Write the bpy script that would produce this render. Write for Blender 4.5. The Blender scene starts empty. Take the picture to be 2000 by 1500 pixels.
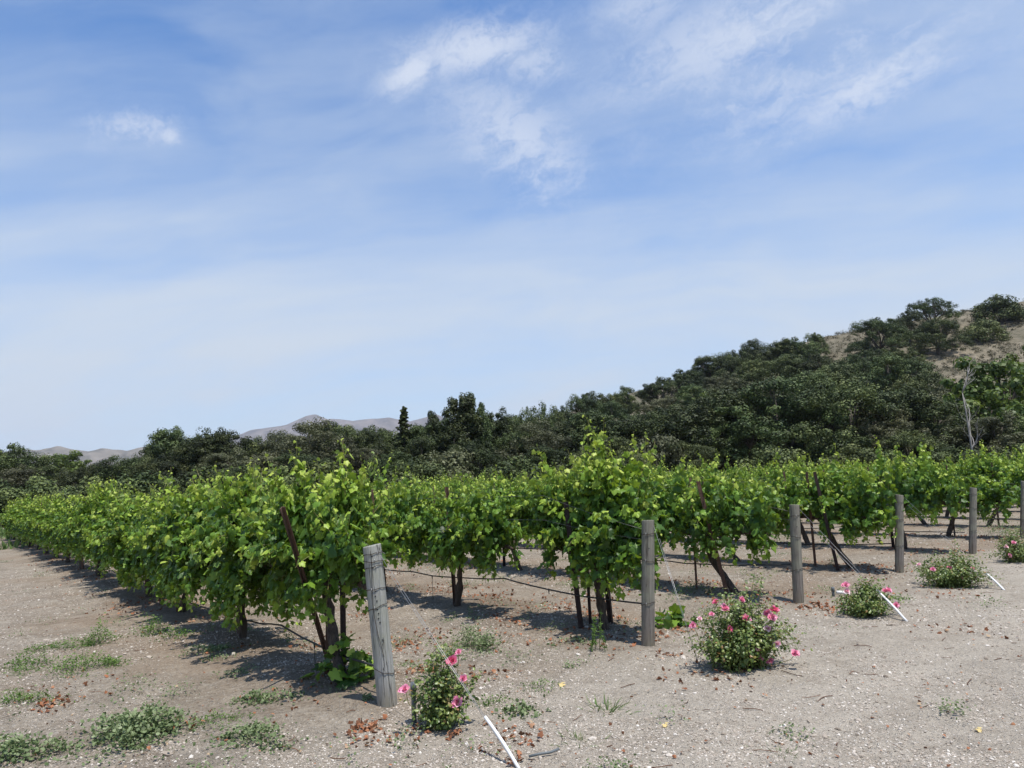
import bpy, math, random
import numpy as np
from mathutils import Matrix, Vector, Euler

# ------------------------------------------------------------------ camera, world, sun, exposure
SC = bpy.context.scene
COL = SC.collection
H = 1.6
F = 1391.0
def camv(px, py): return np.array([px-1000.0, -(py-750.0), -F])
_n = np.cross(camv(2000, 898.3), camv(1000, 939)); _n /= np.linalg.norm(_n)
if _n[1] < 0: _n = -_n
_f = np.array([0, 0, -1.0]); _y = _f-_n*_n.dot(_f); _y /= np.linalg.norm(_y); _x = np.cross(_y, _n)
ROT = np.array([_x, _y, _n])                       # camera axes -> world
def D(px, py): return ROT @ camv(px, py)           # ray of a photo pixel (2000 x 1500)
def proj(p):
    c = ROT.T @ (np.array(p, float)-np.array([0, 0, H]))
    if c[2] > -0.05: return None
    return 1000-F*c[0]/c[2], 750+F*c[1]/c[2]

cam_d = bpy.data.cameras.new('camera'); cam = bpy.data.objects.new('camera', cam_d); COL.objects.link(cam)
cam_d.sensor_width = 36; cam_d.lens = 36*F/2000; cam_d.clip_start = 0.1; cam_d.clip_end = 30000
M = Matrix(ROT.tolist()).to_4x4(); M.translation = (0, 0, H); cam.matrix_world = M
SC.camera = cam

SUN_EL = math.radians(74); SUN_AZ = math.atan2(0.68, -0.73)      # azimuth measured from +Y towards +X
sund = Vector((math.sin(SUN_AZ)*math.cos(SUN_EL), math.cos(SUN_AZ)*math.cos(SUN_EL), math.sin(SUN_EL)))
sl = bpy.data.lights.new('sun', 'SUN'); sl.energy = 4.2; sl.angle = math.radians(0.53); sl.color = (1.0, 0.955, 0.89)
so = bpy.data.objects.new('sun', sl); COL.objects.link(so); so.location = (0, 0, 30)
so.rotation_euler = sund.to_track_quat('Z', 'Y').to_euler()

SC.view_settings.view_transform = 'Standard'; SC.view_settings.look = 'None'
SC.view_settings.gamma = 1; SC.view_settings.exposure = 0.45
SC.render.engine = 'CYCLES'
SC.cycles.max_bounces = 8; SC.cycles.diffuse_bounces = 4; SC.cycles.transmission_bounces = 4; SC.cycles.transparent_max_bounces = 4
SC.cycles.volume_bounces = 0

class NT:
    """small helper round a node tree"""
    def __init__(s, tree): s.t = tree; s.n = tree.nodes; s.l = tree.links
    def add(s, typ, **kw):
        n = s.n.new(typ)
        for k, v in kw.items(): setattr(n, k, v)
        return n
    def put(s, sock, v):
        if isinstance(v, bpy.types.NodeSocket): s.l.new(v, sock)
        elif v is not None:
            if sock.type == 'RGBA' and len(v) == 3: v = (*v, 1)
            sock.default_value = v
    def math(s, op, a, b=None, c=None, clamp=False):
        n = s.add('ShaderNodeMath', operation=op, use_clamp=clamp)
        s.put(n.inputs[0], a); s.put(n.inputs[1], b); s.put(n.inputs[2], c); return n.outputs[0]
    def vmath(s, op, a, b=None, out=0):
        n = s.add('ShaderNodeVectorMath', operation=op); s.put(n.inputs[0], a)
        if b is not None: s.put(n.inputs[1], b)
        return n.outputs['Value'] if op in ('DOT_PRODUCT', 'LENGTH') else n.outputs[0]
    def scale(s, a, k):
        n = s.add('ShaderNodeVectorMath', operation='SCALE'); s.put(n.inputs[0], a); s.put(n.inputs['Scale'], k); return n.outputs[0]
    def noise(s, vec, scale, detail=4, rough=.55, dist=0.0, col=False):
        n = s.add('ShaderNodeTexNoise'); s.put(n.inputs['Vector'], vec); n.inputs['Scale'].default_value = scale
        n.inputs['Detail'].default_value = detail; n.inputs['Roughness'].default_value = rough; n.inputs['Distortion'].default_value = dist
        return n.outputs['Color' if col else 'Fac']
    def ramp(s, fac, stops, interp='LINEAR'):
        n = s.add('ShaderNodeValToRGB'); n.color_ramp.interpolation = interp; e = n.color_ramp.elements
        while len(e) < len(stops): e.new(.5)
        for q, (p, c) in zip(e, stops):
            q.position = p; q.color = (c, c, c, 1) if isinstance(c, (int, float)) else (*c, 1)
        s.put(n.inputs[0], fac); return n.outputs[0]
    def step(s, v, a, b, lo=0., hi=1.):
        n = s.add('ShaderNodeMapRange', interpolation_type='SMOOTHSTEP'); s.put(n.inputs[0], v)
        for i, q in enumerate((a, b, lo, hi)): n.inputs[i+1].default_value = q
        return n.outputs[0]
    def mix(s, f, a, b, blend='MIX'):
        n = s.add('ShaderNodeMix', data_type='RGBA', blend_type=blend)
        s.put(n.inputs[0], f); s.put(n.inputs[6], a); s.put(n.inputs[7], b); return n.outputs[2]
    def bump(s, h, dist, strength=1.0, nrm=None):
        n = s.add('ShaderNodeBump'); n.inputs['Strength'].default_value = strength; n.inputs['Distance'].default_value = dist
        s.put(n.inputs['Height'], h)
        if nrm is not None: s.put(n.inputs['Normal'], nrm)
        return n.outputs[0]

W = bpy.data.worlds.new('World'); SC.world = W; W.use_nodes = True
wt = NT(W.node_tree); wt.n.clear()
sky = wt.add('ShaderNodeTexSky', sky_type='NISHITA'); sky.sun_disc = False
sky.sun_elevation = SUN_EL; sky.sun_rotation = SUN_AZ; sky.altitude = 100; sky.air_density = 1.0; sky.dust_density = 0.6; sky.ozone_density = 2.0
tc = wt.add('ShaderNodeTexCoord'); dirv = wt.vmath('NORMALIZE', tc.outputs['Generated'])
sx = wt.add('ShaderNodeSeparateXYZ'); wt.put(sx.inputs[0], dirv)
zc = wt.math('MAXIMUM', sx.outputs[2], 0.0)
den = wt.math('ADD', zc, 0.12)
cx_ = wt.math('DIVIDE', sx.outputs[0], den); cy_ = wt.math('DIVIDE', sx.outputs[1], den)
cmb = wt.add('ShaderNodeCombineXYZ'); wt.put(cmb.inputs[0], cx_); wt.put(cmb.inputs[1], cy_); cp = cmb.outputs[0]   # clouds on a high flat layer
mp = wt.add('ShaderNodeMapping'); wt.put(mp.inputs[0], cp); mp.inputs['Rotation'].default_value = (0, 0, math.radians(-24)); mp.inputs['Scale'].default_value = (0.42, 1.5, 1)
veil_n = wt.noise(mp.outputs[0], 1.1, 6, .55, .35)
veil_b = wt.noise(cp, 0.55, 3, .5)
zr = wt.math('ADD', zc, wt.math('MULTIPLY', wt.math('SUBTRACT', veil_n, .5), .42))
veil = wt.ramp(zr, [(0.0, .93), (.12, .86), (.24, .72), (.36, .46), (.50, .13), (.64, .0)])
v0 = D(1000, 400); v0 /= np.linalg.norm(v0); vu = D(1400, 330)-D(1000, 400); vu /= np.linalg.norm(vu); vv = np.cross(v0, vu)
sc_ = wt.add('ShaderNodeCombineXYZ')
wt.put(sc_.inputs[0], wt.math('MULTIPLY', wt.vmath('DOT_PRODUCT', dirv, tuple(vu)), 1.7)); wt.put(sc_.inputs[1], wt.math('MULTIPLY', wt.vmath('DOT_PRODUCT', dirv, tuple(vv)), 8.5))
strk = wt.noise(wt.vmath('ADD', sc_.outputs[0], wt.scale(wt.noise(dirv, 3.0, 3, .5, col=True), .9)), 1.0, 7, .56, .2)
veil = wt.math('ADD', veil, wt.math('MULTIPLY', wt.math('SUBTRACT', wt.step(strk, .34, .68), .42), .34), clamp=True)
cc0 = D(1150, 230); cc0 /= np.linalg.norm(cc0)
cu = D(1350, 130)-D(1150, 230); cu /= np.linalg.norm(cu); cv = np.cross(cc0, cu)
cs = wt.add('ShaderNodeCombineXYZ')
wt.put(cs.inputs[0], wt.math('MULTIPLY', wt.vmath('DOT_PRODUCT', dirv, tuple(cu)), 7.0)); wt.put(cs.inputs[1], wt.math('MULTIPLY', wt.vmath('DOT_PRODUCT', dirv, tuple(cv)), 17.0))
warp = wt.vmath('ADD', cs.outputs[0], wt.scale(wt.noise(dirv, 14.0, 4, .6, col=True), 1.1))
wis = wt.noise(warp, 1.0, 9, .64, .25)
wis_f = wt.noise(warp, 3.8, 8, .70, .3)
wm = wt.math('ADD', wt.math('MULTIPLY', wis, .56), wt.math('MULTIPLY', wis_f, .44))
# cloud patches: photo pixel of the middle, half sizes in pixels, tilt in degrees, density
patches = [(905, 100, 150, 48, 12, 1.05), (790, 150, 75, 34, 35, 1.15), (1020, 120, 90, 50, -5, .65), (1000, 270, 170, 85, -38, .85), (1040, 330, 95, 45, -50, .7), (930, 210, 120, 60, 20, .3),
           (235, 247, 85, 34, 4, .95), (310, 265, 30, 20, 0, .9),
           (1230, 20, 110, 50, 10, .6), (1440, 70, 280, 85, 22, .85), (1600, 130, 380, 130, 26, .65), (1690, 170, 190, 60, 30, .95), (1500, 50, 120, 45, 30, .5), (1850, 60, 260, 110, 30, .5), (1340, 95, 90, 50, 15, .5), (1720, 60, 200, 90, 25, .4)]
tot = None
for (px, py, hx, hy, ang, dn) in patches:
    c = D(px, py); c /= np.linalg.norm(c)
    a = math.radians(ang)
    u = D(px+40*math.cos(a), py-40*math.sin(a)); u /= np.linalg.norm(u); u = u-c; u /= np.linalg.norm(u)
    v = np.cross(c, u)
    k = np.linalg.norm(D(px, py)); 
    A = wt.math('MULTIPLY', wt.vmath('DOT_PRODUCT', dirv, tuple(u)), k/hx)
    B = wt.math('MULTIPLY', wt.vmath('DOT_PRODUCT', dirv, tuple(v)), k/hy)
    r2 = wt.math('ADD', wt.math('MULTIPLY', A, A), wt.math('MULTIPLY', B, B))
    g = wt.math('MULTIPLY', wt.math('EXPONENT', wt.math('MULTIPLY', r2, -0.9)), dn)
    g = wt.math('MULTIPLY', g, wt.math('GREATER_THAN', wt.vmath('DOT_PRODUCT', dirv, tuple(c)), 0.3))
    tot = g if tot is None else wt.math('MAXIMUM', tot, g)
cl = wt.math('MULTIPLY', tot, wt.step(wt.math('ADD', wm, wt.math('MULTIPLY', tot, .15)), .49, .69), clamp=True)
soft = wt.math('MULTIPLY', wt.math('MULTIPLY', tot, .26), wt.step(wis, .25, .6))
cl = wt.math('ADD', wt.math('MULTIPLY', cl, .48), soft, clamp=True)
skyc = wt.mix(1.0, sky.outputs[0], (0.78, 1.13, 1.45), 'MULTIPLY')
c1 = wt.mix(veil, skyc, (4.80, 5.42, 6.25))
c2 = wt.mix(cl, c1, (5.9, 6.3, 7.1))
bg = wt.add('ShaderNodeBackground'); wt.put(bg.inputs[0], c2); bg.inputs[1].default_value = 0.098
wo = wt.add('ShaderNodeOutputWorld'); wt.l.new(bg.outputs[0], wo.inputs[0])

# ------------------------------------------------------------------ mesh helpers
class MB:
    def __init__(s): s.V = []; s.Fs = []; s.A = []; s.n = 0
    def add(s, V, Fc, a=0.5):
        V = np.asarray(V, np.float32).reshape(-1, 3); Fc = np.asarray(Fc, np.int32)
        s.V.append(V); s.Fs.append(Fc+s.n); s.n += len(V)
        s.A.append(np.broadcast_to(np.asarray(a, np.float32), (len(V),)).copy() if np.ndim(a) == 0 else np.asarray(a, np.float32))
    def mesh(s, name, mat, smooth=True):
        V = np.concatenate(s.V); me = bpy.data.meshes.new(name)
        cnt = np.concatenate([np.full(len(f), f.shape[1], np.int32) for f in s.Fs])
        idx = np.concatenate([f.ravel() for f in s.Fs]).astype(np.int32)
        me.vertices.add(len(V)); me.vertices.foreach_set('co', V.ravel())
        me.loops.add(len(idx)); me.loops.foreach_set('vertex_index', idx)
        me.polygons.add(len(cnt)); st = np.zeros(len(cnt), np.int32); st[1:] = np.cumsum(cnt)[:-1]
        me.polygons.foreach_set('loop_start', st); me.polygons.foreach_set('loop_total', cnt)
        me.polygons.foreach_set('use_smooth', np.full(len(cnt), smooth))
        at = me.attributes.new('tint', 'FLOAT', 'POINT'); at.data.foreach_set('value', np.concatenate(s.A))
        me.update(calc_edges=True); me.materials.append(mat); return me
    def tube(s, P, R, k=8, a=.5, rough=0.0, rng=None, cap=True):
        P = np.asarray(P, float); n = len(P); R = np.broadcast_to(R, (n,))
        T = np.gradient(P, axis=0); T /= np.linalg.norm(T, axis=1)[:, None]+1e-9
        ref = np.array([0, 0, 1.]) if abs(T[0][2]) < .9 else np.array([1., 0, 0])
        th = np.arange(k)*2*np.pi/k; V = np.zeros((n, k, 3)); U = np.cross(T[0], ref)
        for i in range(n):
            U = U-T[i]*U.dot(T[i]); U /= np.linalg.norm(U)+1e-9; Wv = np.cross(T[i], U)
            r = R[i]*(1+(rough*rng.uniform(-1, 1, k) if rough else 0))
            V[i] = P[i]+(np.cos(th)*r)[:, None]*U+(np.sin(th)*r)[:, None]*Wv
        q = [(i*k+j, i*k+(j+1) % k, (i+1)*k+(j+1) % k, (i+1)*k+j) for i in range(n-1) for j in range(k)]
        s.add(V.reshape(-1, 3), q, a)
        if cap:
            b = s.n-n*k
            s.V.append(np.array([P[0], P[-1]], np.float32)); s.A.append(np.full(2, a if np.ndim(a) == 0 else .5, np.float32))
            t = [(b+(j+1) % k, b+j, s.n) for j in range(k)]+[(b+(n-1)*k+j, b+(n-1)*k+(j+1) % k, s.n+1) for j in range(k)]
            s.Fs.append(np.array(t, np.int32)); s.n += 2
    def box(s, c, d, a=.5, R=None):
        c = np.array(c, float); d = np.array(d, float)/2
        V = np.array([[x, y, z] for x in (-1, 1) for y in (-1, 1) for z in (-1, 1)])*d
        if R is not None: V = V @ np.array(R).T
        s.add(V+c, [(0, 1, 3, 2), (4, 6, 7, 5), (0, 4, 5, 1), (2, 3, 7, 6), (0, 2, 6, 4), (1, 5, 7, 3)], a)
    def scatter(s, T, TF, P, Nrm, Up, S, a):
        """template T at each P: local z -> Nrm, local y -> Up made perpendicular, size S (n,) or (n,3)"""
        Nrm = Nrm/(np.linalg.norm(Nrm, axis=1)[:, None]+1e-9)
        Y = Up-Nrm*np.sum(Up*Nrm, 1)[:, None]; Y /= np.linalg.norm(Y, axis=1)[:, None]+1e-9
        X = np.cross(Y, Nrm); S = np.asarray(S); S = S[:, None] if S.ndim == 1 else S
        TT = T[None]*S[:, None, :] if S.shape[1] == 3 else T[None]*S[:, None]
        V = TT[..., 0:1]*X[:, None]+TT[..., 1:2]*Y[:, None]+TT[..., 2:3]*Nrm[:, None]+P[:, None]
        n, k = len(P), len(T)
        Fc = (TF[None]+(np.arange(n)*k)[:, None, None]).reshape(-1, TF.shape[1])
        s.add(V.reshape(-1, 3), Fc, np.repeat(a, k))

def link(name, me, parent=None, loc=None, rot=None):
    o = bpy.data.objects.new(name, me); COL.objects.link(o); o.parent = parent
    if loc is not None: o.location = loc
    if rot is not None: o.rotation_euler = rot
    return o
def tag(o, label=None, cat=None, group=None, kind=None):
    if label: o['label'] = label
    if cat: o['category'] = cat
    if group: o['group'] = group
    if kind: o['kind'] = kind
    return o
def empty(name, loc=(0, 0, 0), rz=0.0, label=None, cat=None, group=None):
    o = link(name, None, None, loc, (0, 0, rz)); o.empty_display_size = .1
    return tag(o, label, cat, group)
def unit(v): return v/(np.linalg.norm(v, axis=-1, keepdims=True)+1e-9)

# value noise for terrain
_rs = np.random.RandomState(7); _tab = _rs.rand(256, 256)
def vn(x, y, sc=1.0, seed=0):
    x = np.asarray(x, float)/sc+seed*17.3; y = np.asarray(y, float)/sc+seed*9.7
    i = np.floor(x).astype(int); j = np.floor(y).astype(int); u = x-i; v = y-j; u = u*u*(3-2*u); v = v*v*(3-2*v)
    g = lambda a, b: _tab[a % 256, b % 256]
    return (g(i, j)*(1-u)+g(i+1, j)*u)*(1-v)+(g(i, j+1)*(1-u)+g(i+1, j+1)*u)*v-.5

# ------------------------------------------------------------------ layout of the block
def flat(px, py, z=0.):
    d = D(px, py); return d[:2]*((H-z)/-d[2])
HAZE = 0.00008
P0 = flat(755, 1380)
RD = np.array([-0.630, 0.7766]); RD /= np.linalg.norm(RD)       # along the rows, away from the camera
PD = np.array([0.7779, 0.6284]); PD /= np.linalg.norm(PD)       # along the line of end posts
SPACE = 2.9; NROW = 14; ROWLEN = 32.0
posts = [flat(*p) for p in [(757, 1380), (1266, 1262), (1560, 1178), (1757, 1120), (1900, 1084), (1999, 1055)]]
while len(posts) < NROW: posts.append(posts[-1]+PD*SPACE)
RANG = math.atan2(RD[1], RD[0])

RY = 170.0
_rx = []; _rh = []
for px, py in [(300, 925), (700, 880), (850, 850), (1000, 832), (1130, 800), (1240, 768), (1350, 742), (1480, 697), (1560, 674), (1640, 655), (1760, 634), (1860, 611), (2000, 583), (2150, 556), (2500, 500), (3200, 420)]:
    d = D(px, py); _rx.append(d[0]/d[1]*RY); _rh.append(max(0., H+d[2]/d[1]*RY))
_rx = np.array([-200]+_rx); _rh = np.array([0]+_rh)
def hill(x, y):
    x = np.asarray(x, float); y = np.asarray(y, float)
    Hx = np.interp(x, _rx, _rh); foot = np.interp(x, [-80, 0, 60, 150], [95, 80, 66, 50])
    t = (y-foot)/(RY-foot); up = np.clip(t, 0, 1); up = up**1.15
    back = np.clip((y-RY)/220, 0, 1); back = back*back*(3-2*back)
    h = Hx*up*(1-.75*back)
    rel = np.clip(h/12, 0, 1)
    return h+rel*(vn(x, y, 38, 3)*3.5*np.clip(1-abs(t-1)*1.2, .2, 1)*np.clip(1-up, .15, 1)*2+vn(x, y, 11, 4)*1.3+vn(x, y, 3.1, 5)*.35)
def micro(x, y):
    q = np.stack([np.asarray(x, float), np.asarray(y, float)], -1)
    a = (q-P0) @ PD; b = (q-P0) @ RD
    inrow = np.clip((b+.6)/.8, 0, 1)
    berm = .045*np.exp(-((a/SPACE-np.round(a/SPACE))*SPACE/.45)**2)*inrow*(a > -1.2)
    r = np.hypot(x, y); fall = np.clip(1-(r-25)/25, 0, 1)
    return (berm+vn(x, y, 2.4, 1)*.05+vn(x, y, .55, 2)*.028+vn(x, y, .17, 6)*.034*np.clip(1-r/25, 0, 1)+vn(x, y, .06, 8)*.014*np.clip(1-r/14, 0, 1))*fall
def gz(x, y): return hill(x, y)+micro(x, y)
def gzf(x, y): return float(gz(np.array([x]), np.array([y]))[0])
def on_ground(px, py, guess=0.):
    z = 0.
    for _ in range(4):
        p = flat(px, py, z); z = gzf(*p)
    return np.array([p[0], p[1], z])
def along(k, b):       # point in row k, b metres from its end post
    p = posts[k]+RD*b; return p

# ------------------------------------------------------------------ materials
def mat(name):
    m = bpy.data.materials.new(name); m.use_nodes = True; t = NT(m.node_tree); t.n.clear()
    o = t.add('ShaderNodeOutputMaterial'); b = t.add('ShaderNodeBsdfPrincipled'); t.l.new(b.outputs[0], o.inputs[0])
    return m, t, b, o
def attr(t): return t.add('ShaderNodeAttribute', attribute_name='tint').outputs['Fac']
def leaf_mat(name, stops, back=None, trans=(.25, .42, .04), tr=.35, rough=.45, spec=.4, objvar=0.0):
    m, t, b, o = mat(name); col = t.ramp(attr(t), stops)
    if objvar:
        oi = t.add('ShaderNodeObjectInfo')
        hs = t.add('ShaderNodeHueSaturation'); t.put(hs.inputs['Color'], col)
        t.put(hs.inputs['Value'], t.step(oi.outputs['Random'], 0, 1, 1-objvar, 1+objvar))
        t.put(hs.inputs['Hue'], t.math('ADD', t.math('MULTIPLY', t.math('FRACT', t.math('MULTIPLY', oi.outputs['Random'], 7.31)), .035), .482))
        col = hs.outputs[0]
    cc = col
    if back:
        ge = t.add('ShaderNodeNewGeometry'); cc = t.mix(t.math('MULTIPLY', ge.outputs['Backfacing'], .75), col, back)
    t.put(b.inputs['Base Color'], cc); b.inputs['Roughness'].default_value = rough; b.inputs['Specular IOR Level'].default_value = spec
    tl = t.add('ShaderNodeBsdfTranslucent'); t.put(tl.inputs[0], t.mix(.5, col, trans))
    mx = t.add('ShaderNodeMixShader'); mx.inputs[0].default_value = tr
    t.l.new(b.outputs[0], mx.inputs[1]); t.l.new(tl.outputs[0], mx.inputs[2]); t.l.new(mx.outputs[0], o.inputs[0])
    return m
def plain(name, c, rough=.8, metal=0.0, var=None, scale=20, bump=0.0, spec=.3, stretch=None):
    m, t, b, o = mat(name); tcx = t.add('ShaderNodeTexCoord').outputs['Object']
    if stretch:
        q = t.add('ShaderNodeMapping'); t.put(q.inputs[0], tcx); q.inputs['Scale'].default_value = stretch; tcx = q.outputs[0]
    nz = t.noise(tcx, scale, 6, .6)
    t.put(b.inputs['Base Color'], t.ramp(nz, [(.3, c), (.7, var or c)])); b.inputs['Roughness'].default_value = rough
    b.inputs['Metallic'].default_value = metal; b.inputs['Specular IOR Level'].default_value = spec
    if bump: t.put(b.inputs['Normal'], t.bump(nz, bump))
    return m
M_VINE = leaf_mat('vine_leaf', [(0, (.020, .045, .009)), (.3, (.048, .112, .017)), (.55, (.140, .255, .030)), (.8, (.29, .415, .050)), (1, (.44, .52, .09))], back=(.075, .14, .045), trans=(.36, .50, .02), tr=.28, rough=.45, spec=.30)  # older-leaf stops at the dark end deepened to stand in for canopy shade
M_SHOOT = plain('green_shoot', (.16, .22, .05), .6, var=(.20, .15, .06))
M_BARK = plain('vine_bark', (.028, .021, .016), .95, var=(.115, .088, .068), scale=60, bump=.012, stretch=(1, 1, .16))
M_OAK = leaf_mat('oak_leaf', [(0, (.024, .034, .013)), (.5, (.062, .084, .026)), (1, (.150, .178, .058))], trans=(.08, .11, .025), tr=.07, rough=.6, spec=.22, objvar=.38)
M_OLIVE = leaf_mat('grey_green_leaf', [(0, (.048, .052, .025)), (.5, (.098, .102, .046)), (1, (.165, .170, .082))], trans=(.1, .12, .04), tr=.2, rough=.55, spec=.3, objvar=.25)
M_SYC = leaf_mat('sycamore_leaf', [(0, (.05, .08, .018)), (.5, (.12, .165, .034)), (1, (.25, .29, .075))], trans=(.18, .26, .03), tr=.3, rough=.5, spec=.35, objvar=.12)
M_TRUNK = plain('oak_bark', (.05, .042, .035), .95, var=(.15, .13, .11), scale=3, bump=.05)
M_SNAG = plain('dead_wood', (.20, .18, .16), .9, var=(.38, .355, .32), scale=4, bump=.02)
M_STAKE = plain('rusty_steel', (.070, .040, .028), .8, .1, var=(.15, .088, .062), scale=30)
M_STAKE_D = plain('dark_steel', (.018, .013, .012), .7, .2, var=(.05, .03, .025), scale=30)
M_WIRE = plain('galvanised_wire', (.42, .42, .41), .45, .6, var=(.3, .3, .3))
M_WIRED = plain('dull_wire', (.10, .10, .10), .5, .6, var=(.18, .17, .16))
M_HOSE = plain('black_hose', (.012, .012, .012), .45, var=(.03, .03, .03), spec=.5)
M_PVC = plain('white_plastic', (.78, .78, .76), .4, var=(.68, .67, .64), scale=8, spec=.5)
M_GREYPIPE = plain('grey_plastic', (.09, .105, .11), .5, var=(.15, .16, .165), scale=15)
M_WEED = leaf_mat('weed_leaf', [(0, (.08, .12, .045)), (.5, (.175, .23, .10)), (1, (.32, .36, .20))], trans=(.2, .3, .08), tr=.25, rough=.6, spec=.25)
M_WEEDG = leaf_mat('bright_weed_leaf', [(0, (.05, .10, .02)), (.5, (.11, .20, .04)), (1, (.22, .32, .08))], trans=(.2, .34, .06), tr=.3, rough=.6, spec=.25)
M_ROSEL = leaf_mat('rose_leaf', [(0, (.05, .085, .018)), (.45, (.125, .185, .042)), (.8, (.24, .29, .08)), (1, (.30, .17, .07))], trans=(.2, .26, .04), tr=.25, rough=.4, spec=.5)
M_PINK = leaf_mat('rose_petal', [(0, (.72, .10, .19)), (.4, (.82, .24, .40)), (.75, (.88, .45, .58)), (1, (.90, .72, .72))], trans=(.9, .25, .35), tr=.3, rough=.6, spec=.2)
M_DRY = leaf_mat('dry_leaf', [(0, (.07, .04, .025)), (.35, (.20, .085, .045)), (.7, (.38, .16, .08)), (1, (.42, .31, .20))], trans=(.4, .15, .05), tr=.15, rough=.8, spec=.15)
M_YELL = leaf_mat('yellow_leaf', [(0, (.60, .42, .14)), (1, (.66, .54, .26))], trans=(.8, .6, .1), tr=.2, rough=.6)
M_BRUSH = leaf_mat('sage_leaf', [(0, (.055, .055, .032)), (.5, (.12, .11, .068)), (1, (.22, .19, .13))], trans=(.2, .17, .1), tr=.1, rough=.8, spec=.1)
M_GRASS = leaf_mat('grass_blade', [(0, (.07, .12, .03)), (.6, (.14, .22, .06)), (1, (.33, .30, .14))], trans=(.2, .3, .06), tr=.3, rough=.6)

def stone_mat():
    m, t, b, o = mat('limestone_pebble'); a = attr(t)
    t.put(b.inputs['Base Color'], t.ramp(a, [(0, (.13, .102, .078)), (.3, (.28, .232, .182)), (.62, (.41, .353, .29)), (.92, (.52, .465, .40)), (1, (.66, .61, .54))]))
    b.inputs['Roughness'].default_value = .9; b.inputs['Specular IOR Level'].default_value = .2
    return m
M_STONE = stone_mat()

def post_mat(name, c0, c1, c2):
    m, t, b, o = mat(name); tcx = t.add('ShaderNodeTexCoord').outputs['Object']
    q = t.add('ShaderNodeMapping'); t.put(q.inputs[0], tcx); q.inputs['Scale'].default_value = (1, 1, .035)
    g = t.noise(q.outputs[0], 95, 7, .68, .4); g2 = t.noise(q.outputs[0], 22, 4, .5, .2); big = t.noise(tcx, 5, 3, .5)
    col = t.ramp(g, [(.28, c0), (.5, c1), (.72, c2)])
    col = t.mix(t.step(big, .35, .7, 0, .5), col, (.30, .31, .22))
    crack = t.step(t.math('ABSOLUTE', t.math('SUBTRACT', g2, .5)), 0.0, .012, 1, 0)
    col = t.mix(t.math('MULTIPLY', crack, .8), col, (.03, .025, .02))
    sz = t.add('ShaderNodeSeparateXYZ'); t.put(sz.inputs[0], tcx)
    col = t.mix(t.step(sz.outputs[2], .0, .22, .45, 0), col, (.20, .155, .115))          # soil splash at the foot
    t.put(b.inputs['Base Color'], col); b.inputs['Roughness'].default_value = .92; b.inputs['Specular IOR Level'].default_value = .15
    t.put(b.inputs['Normal'], t.bump(t.math('SUBTRACT', g, t.math('MULTIPLY', crack, .8)), .006))
    return m
M_POST0 = post_mat('weathered_pale_wood', (.19, .18, .16), (.33, .325, .30), (.45, .44, .41))
M_POST = post_mat('weathered_grey_wood', (.10, .085, .070), (.20, .175, .15), (.30, .27, .24))

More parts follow.
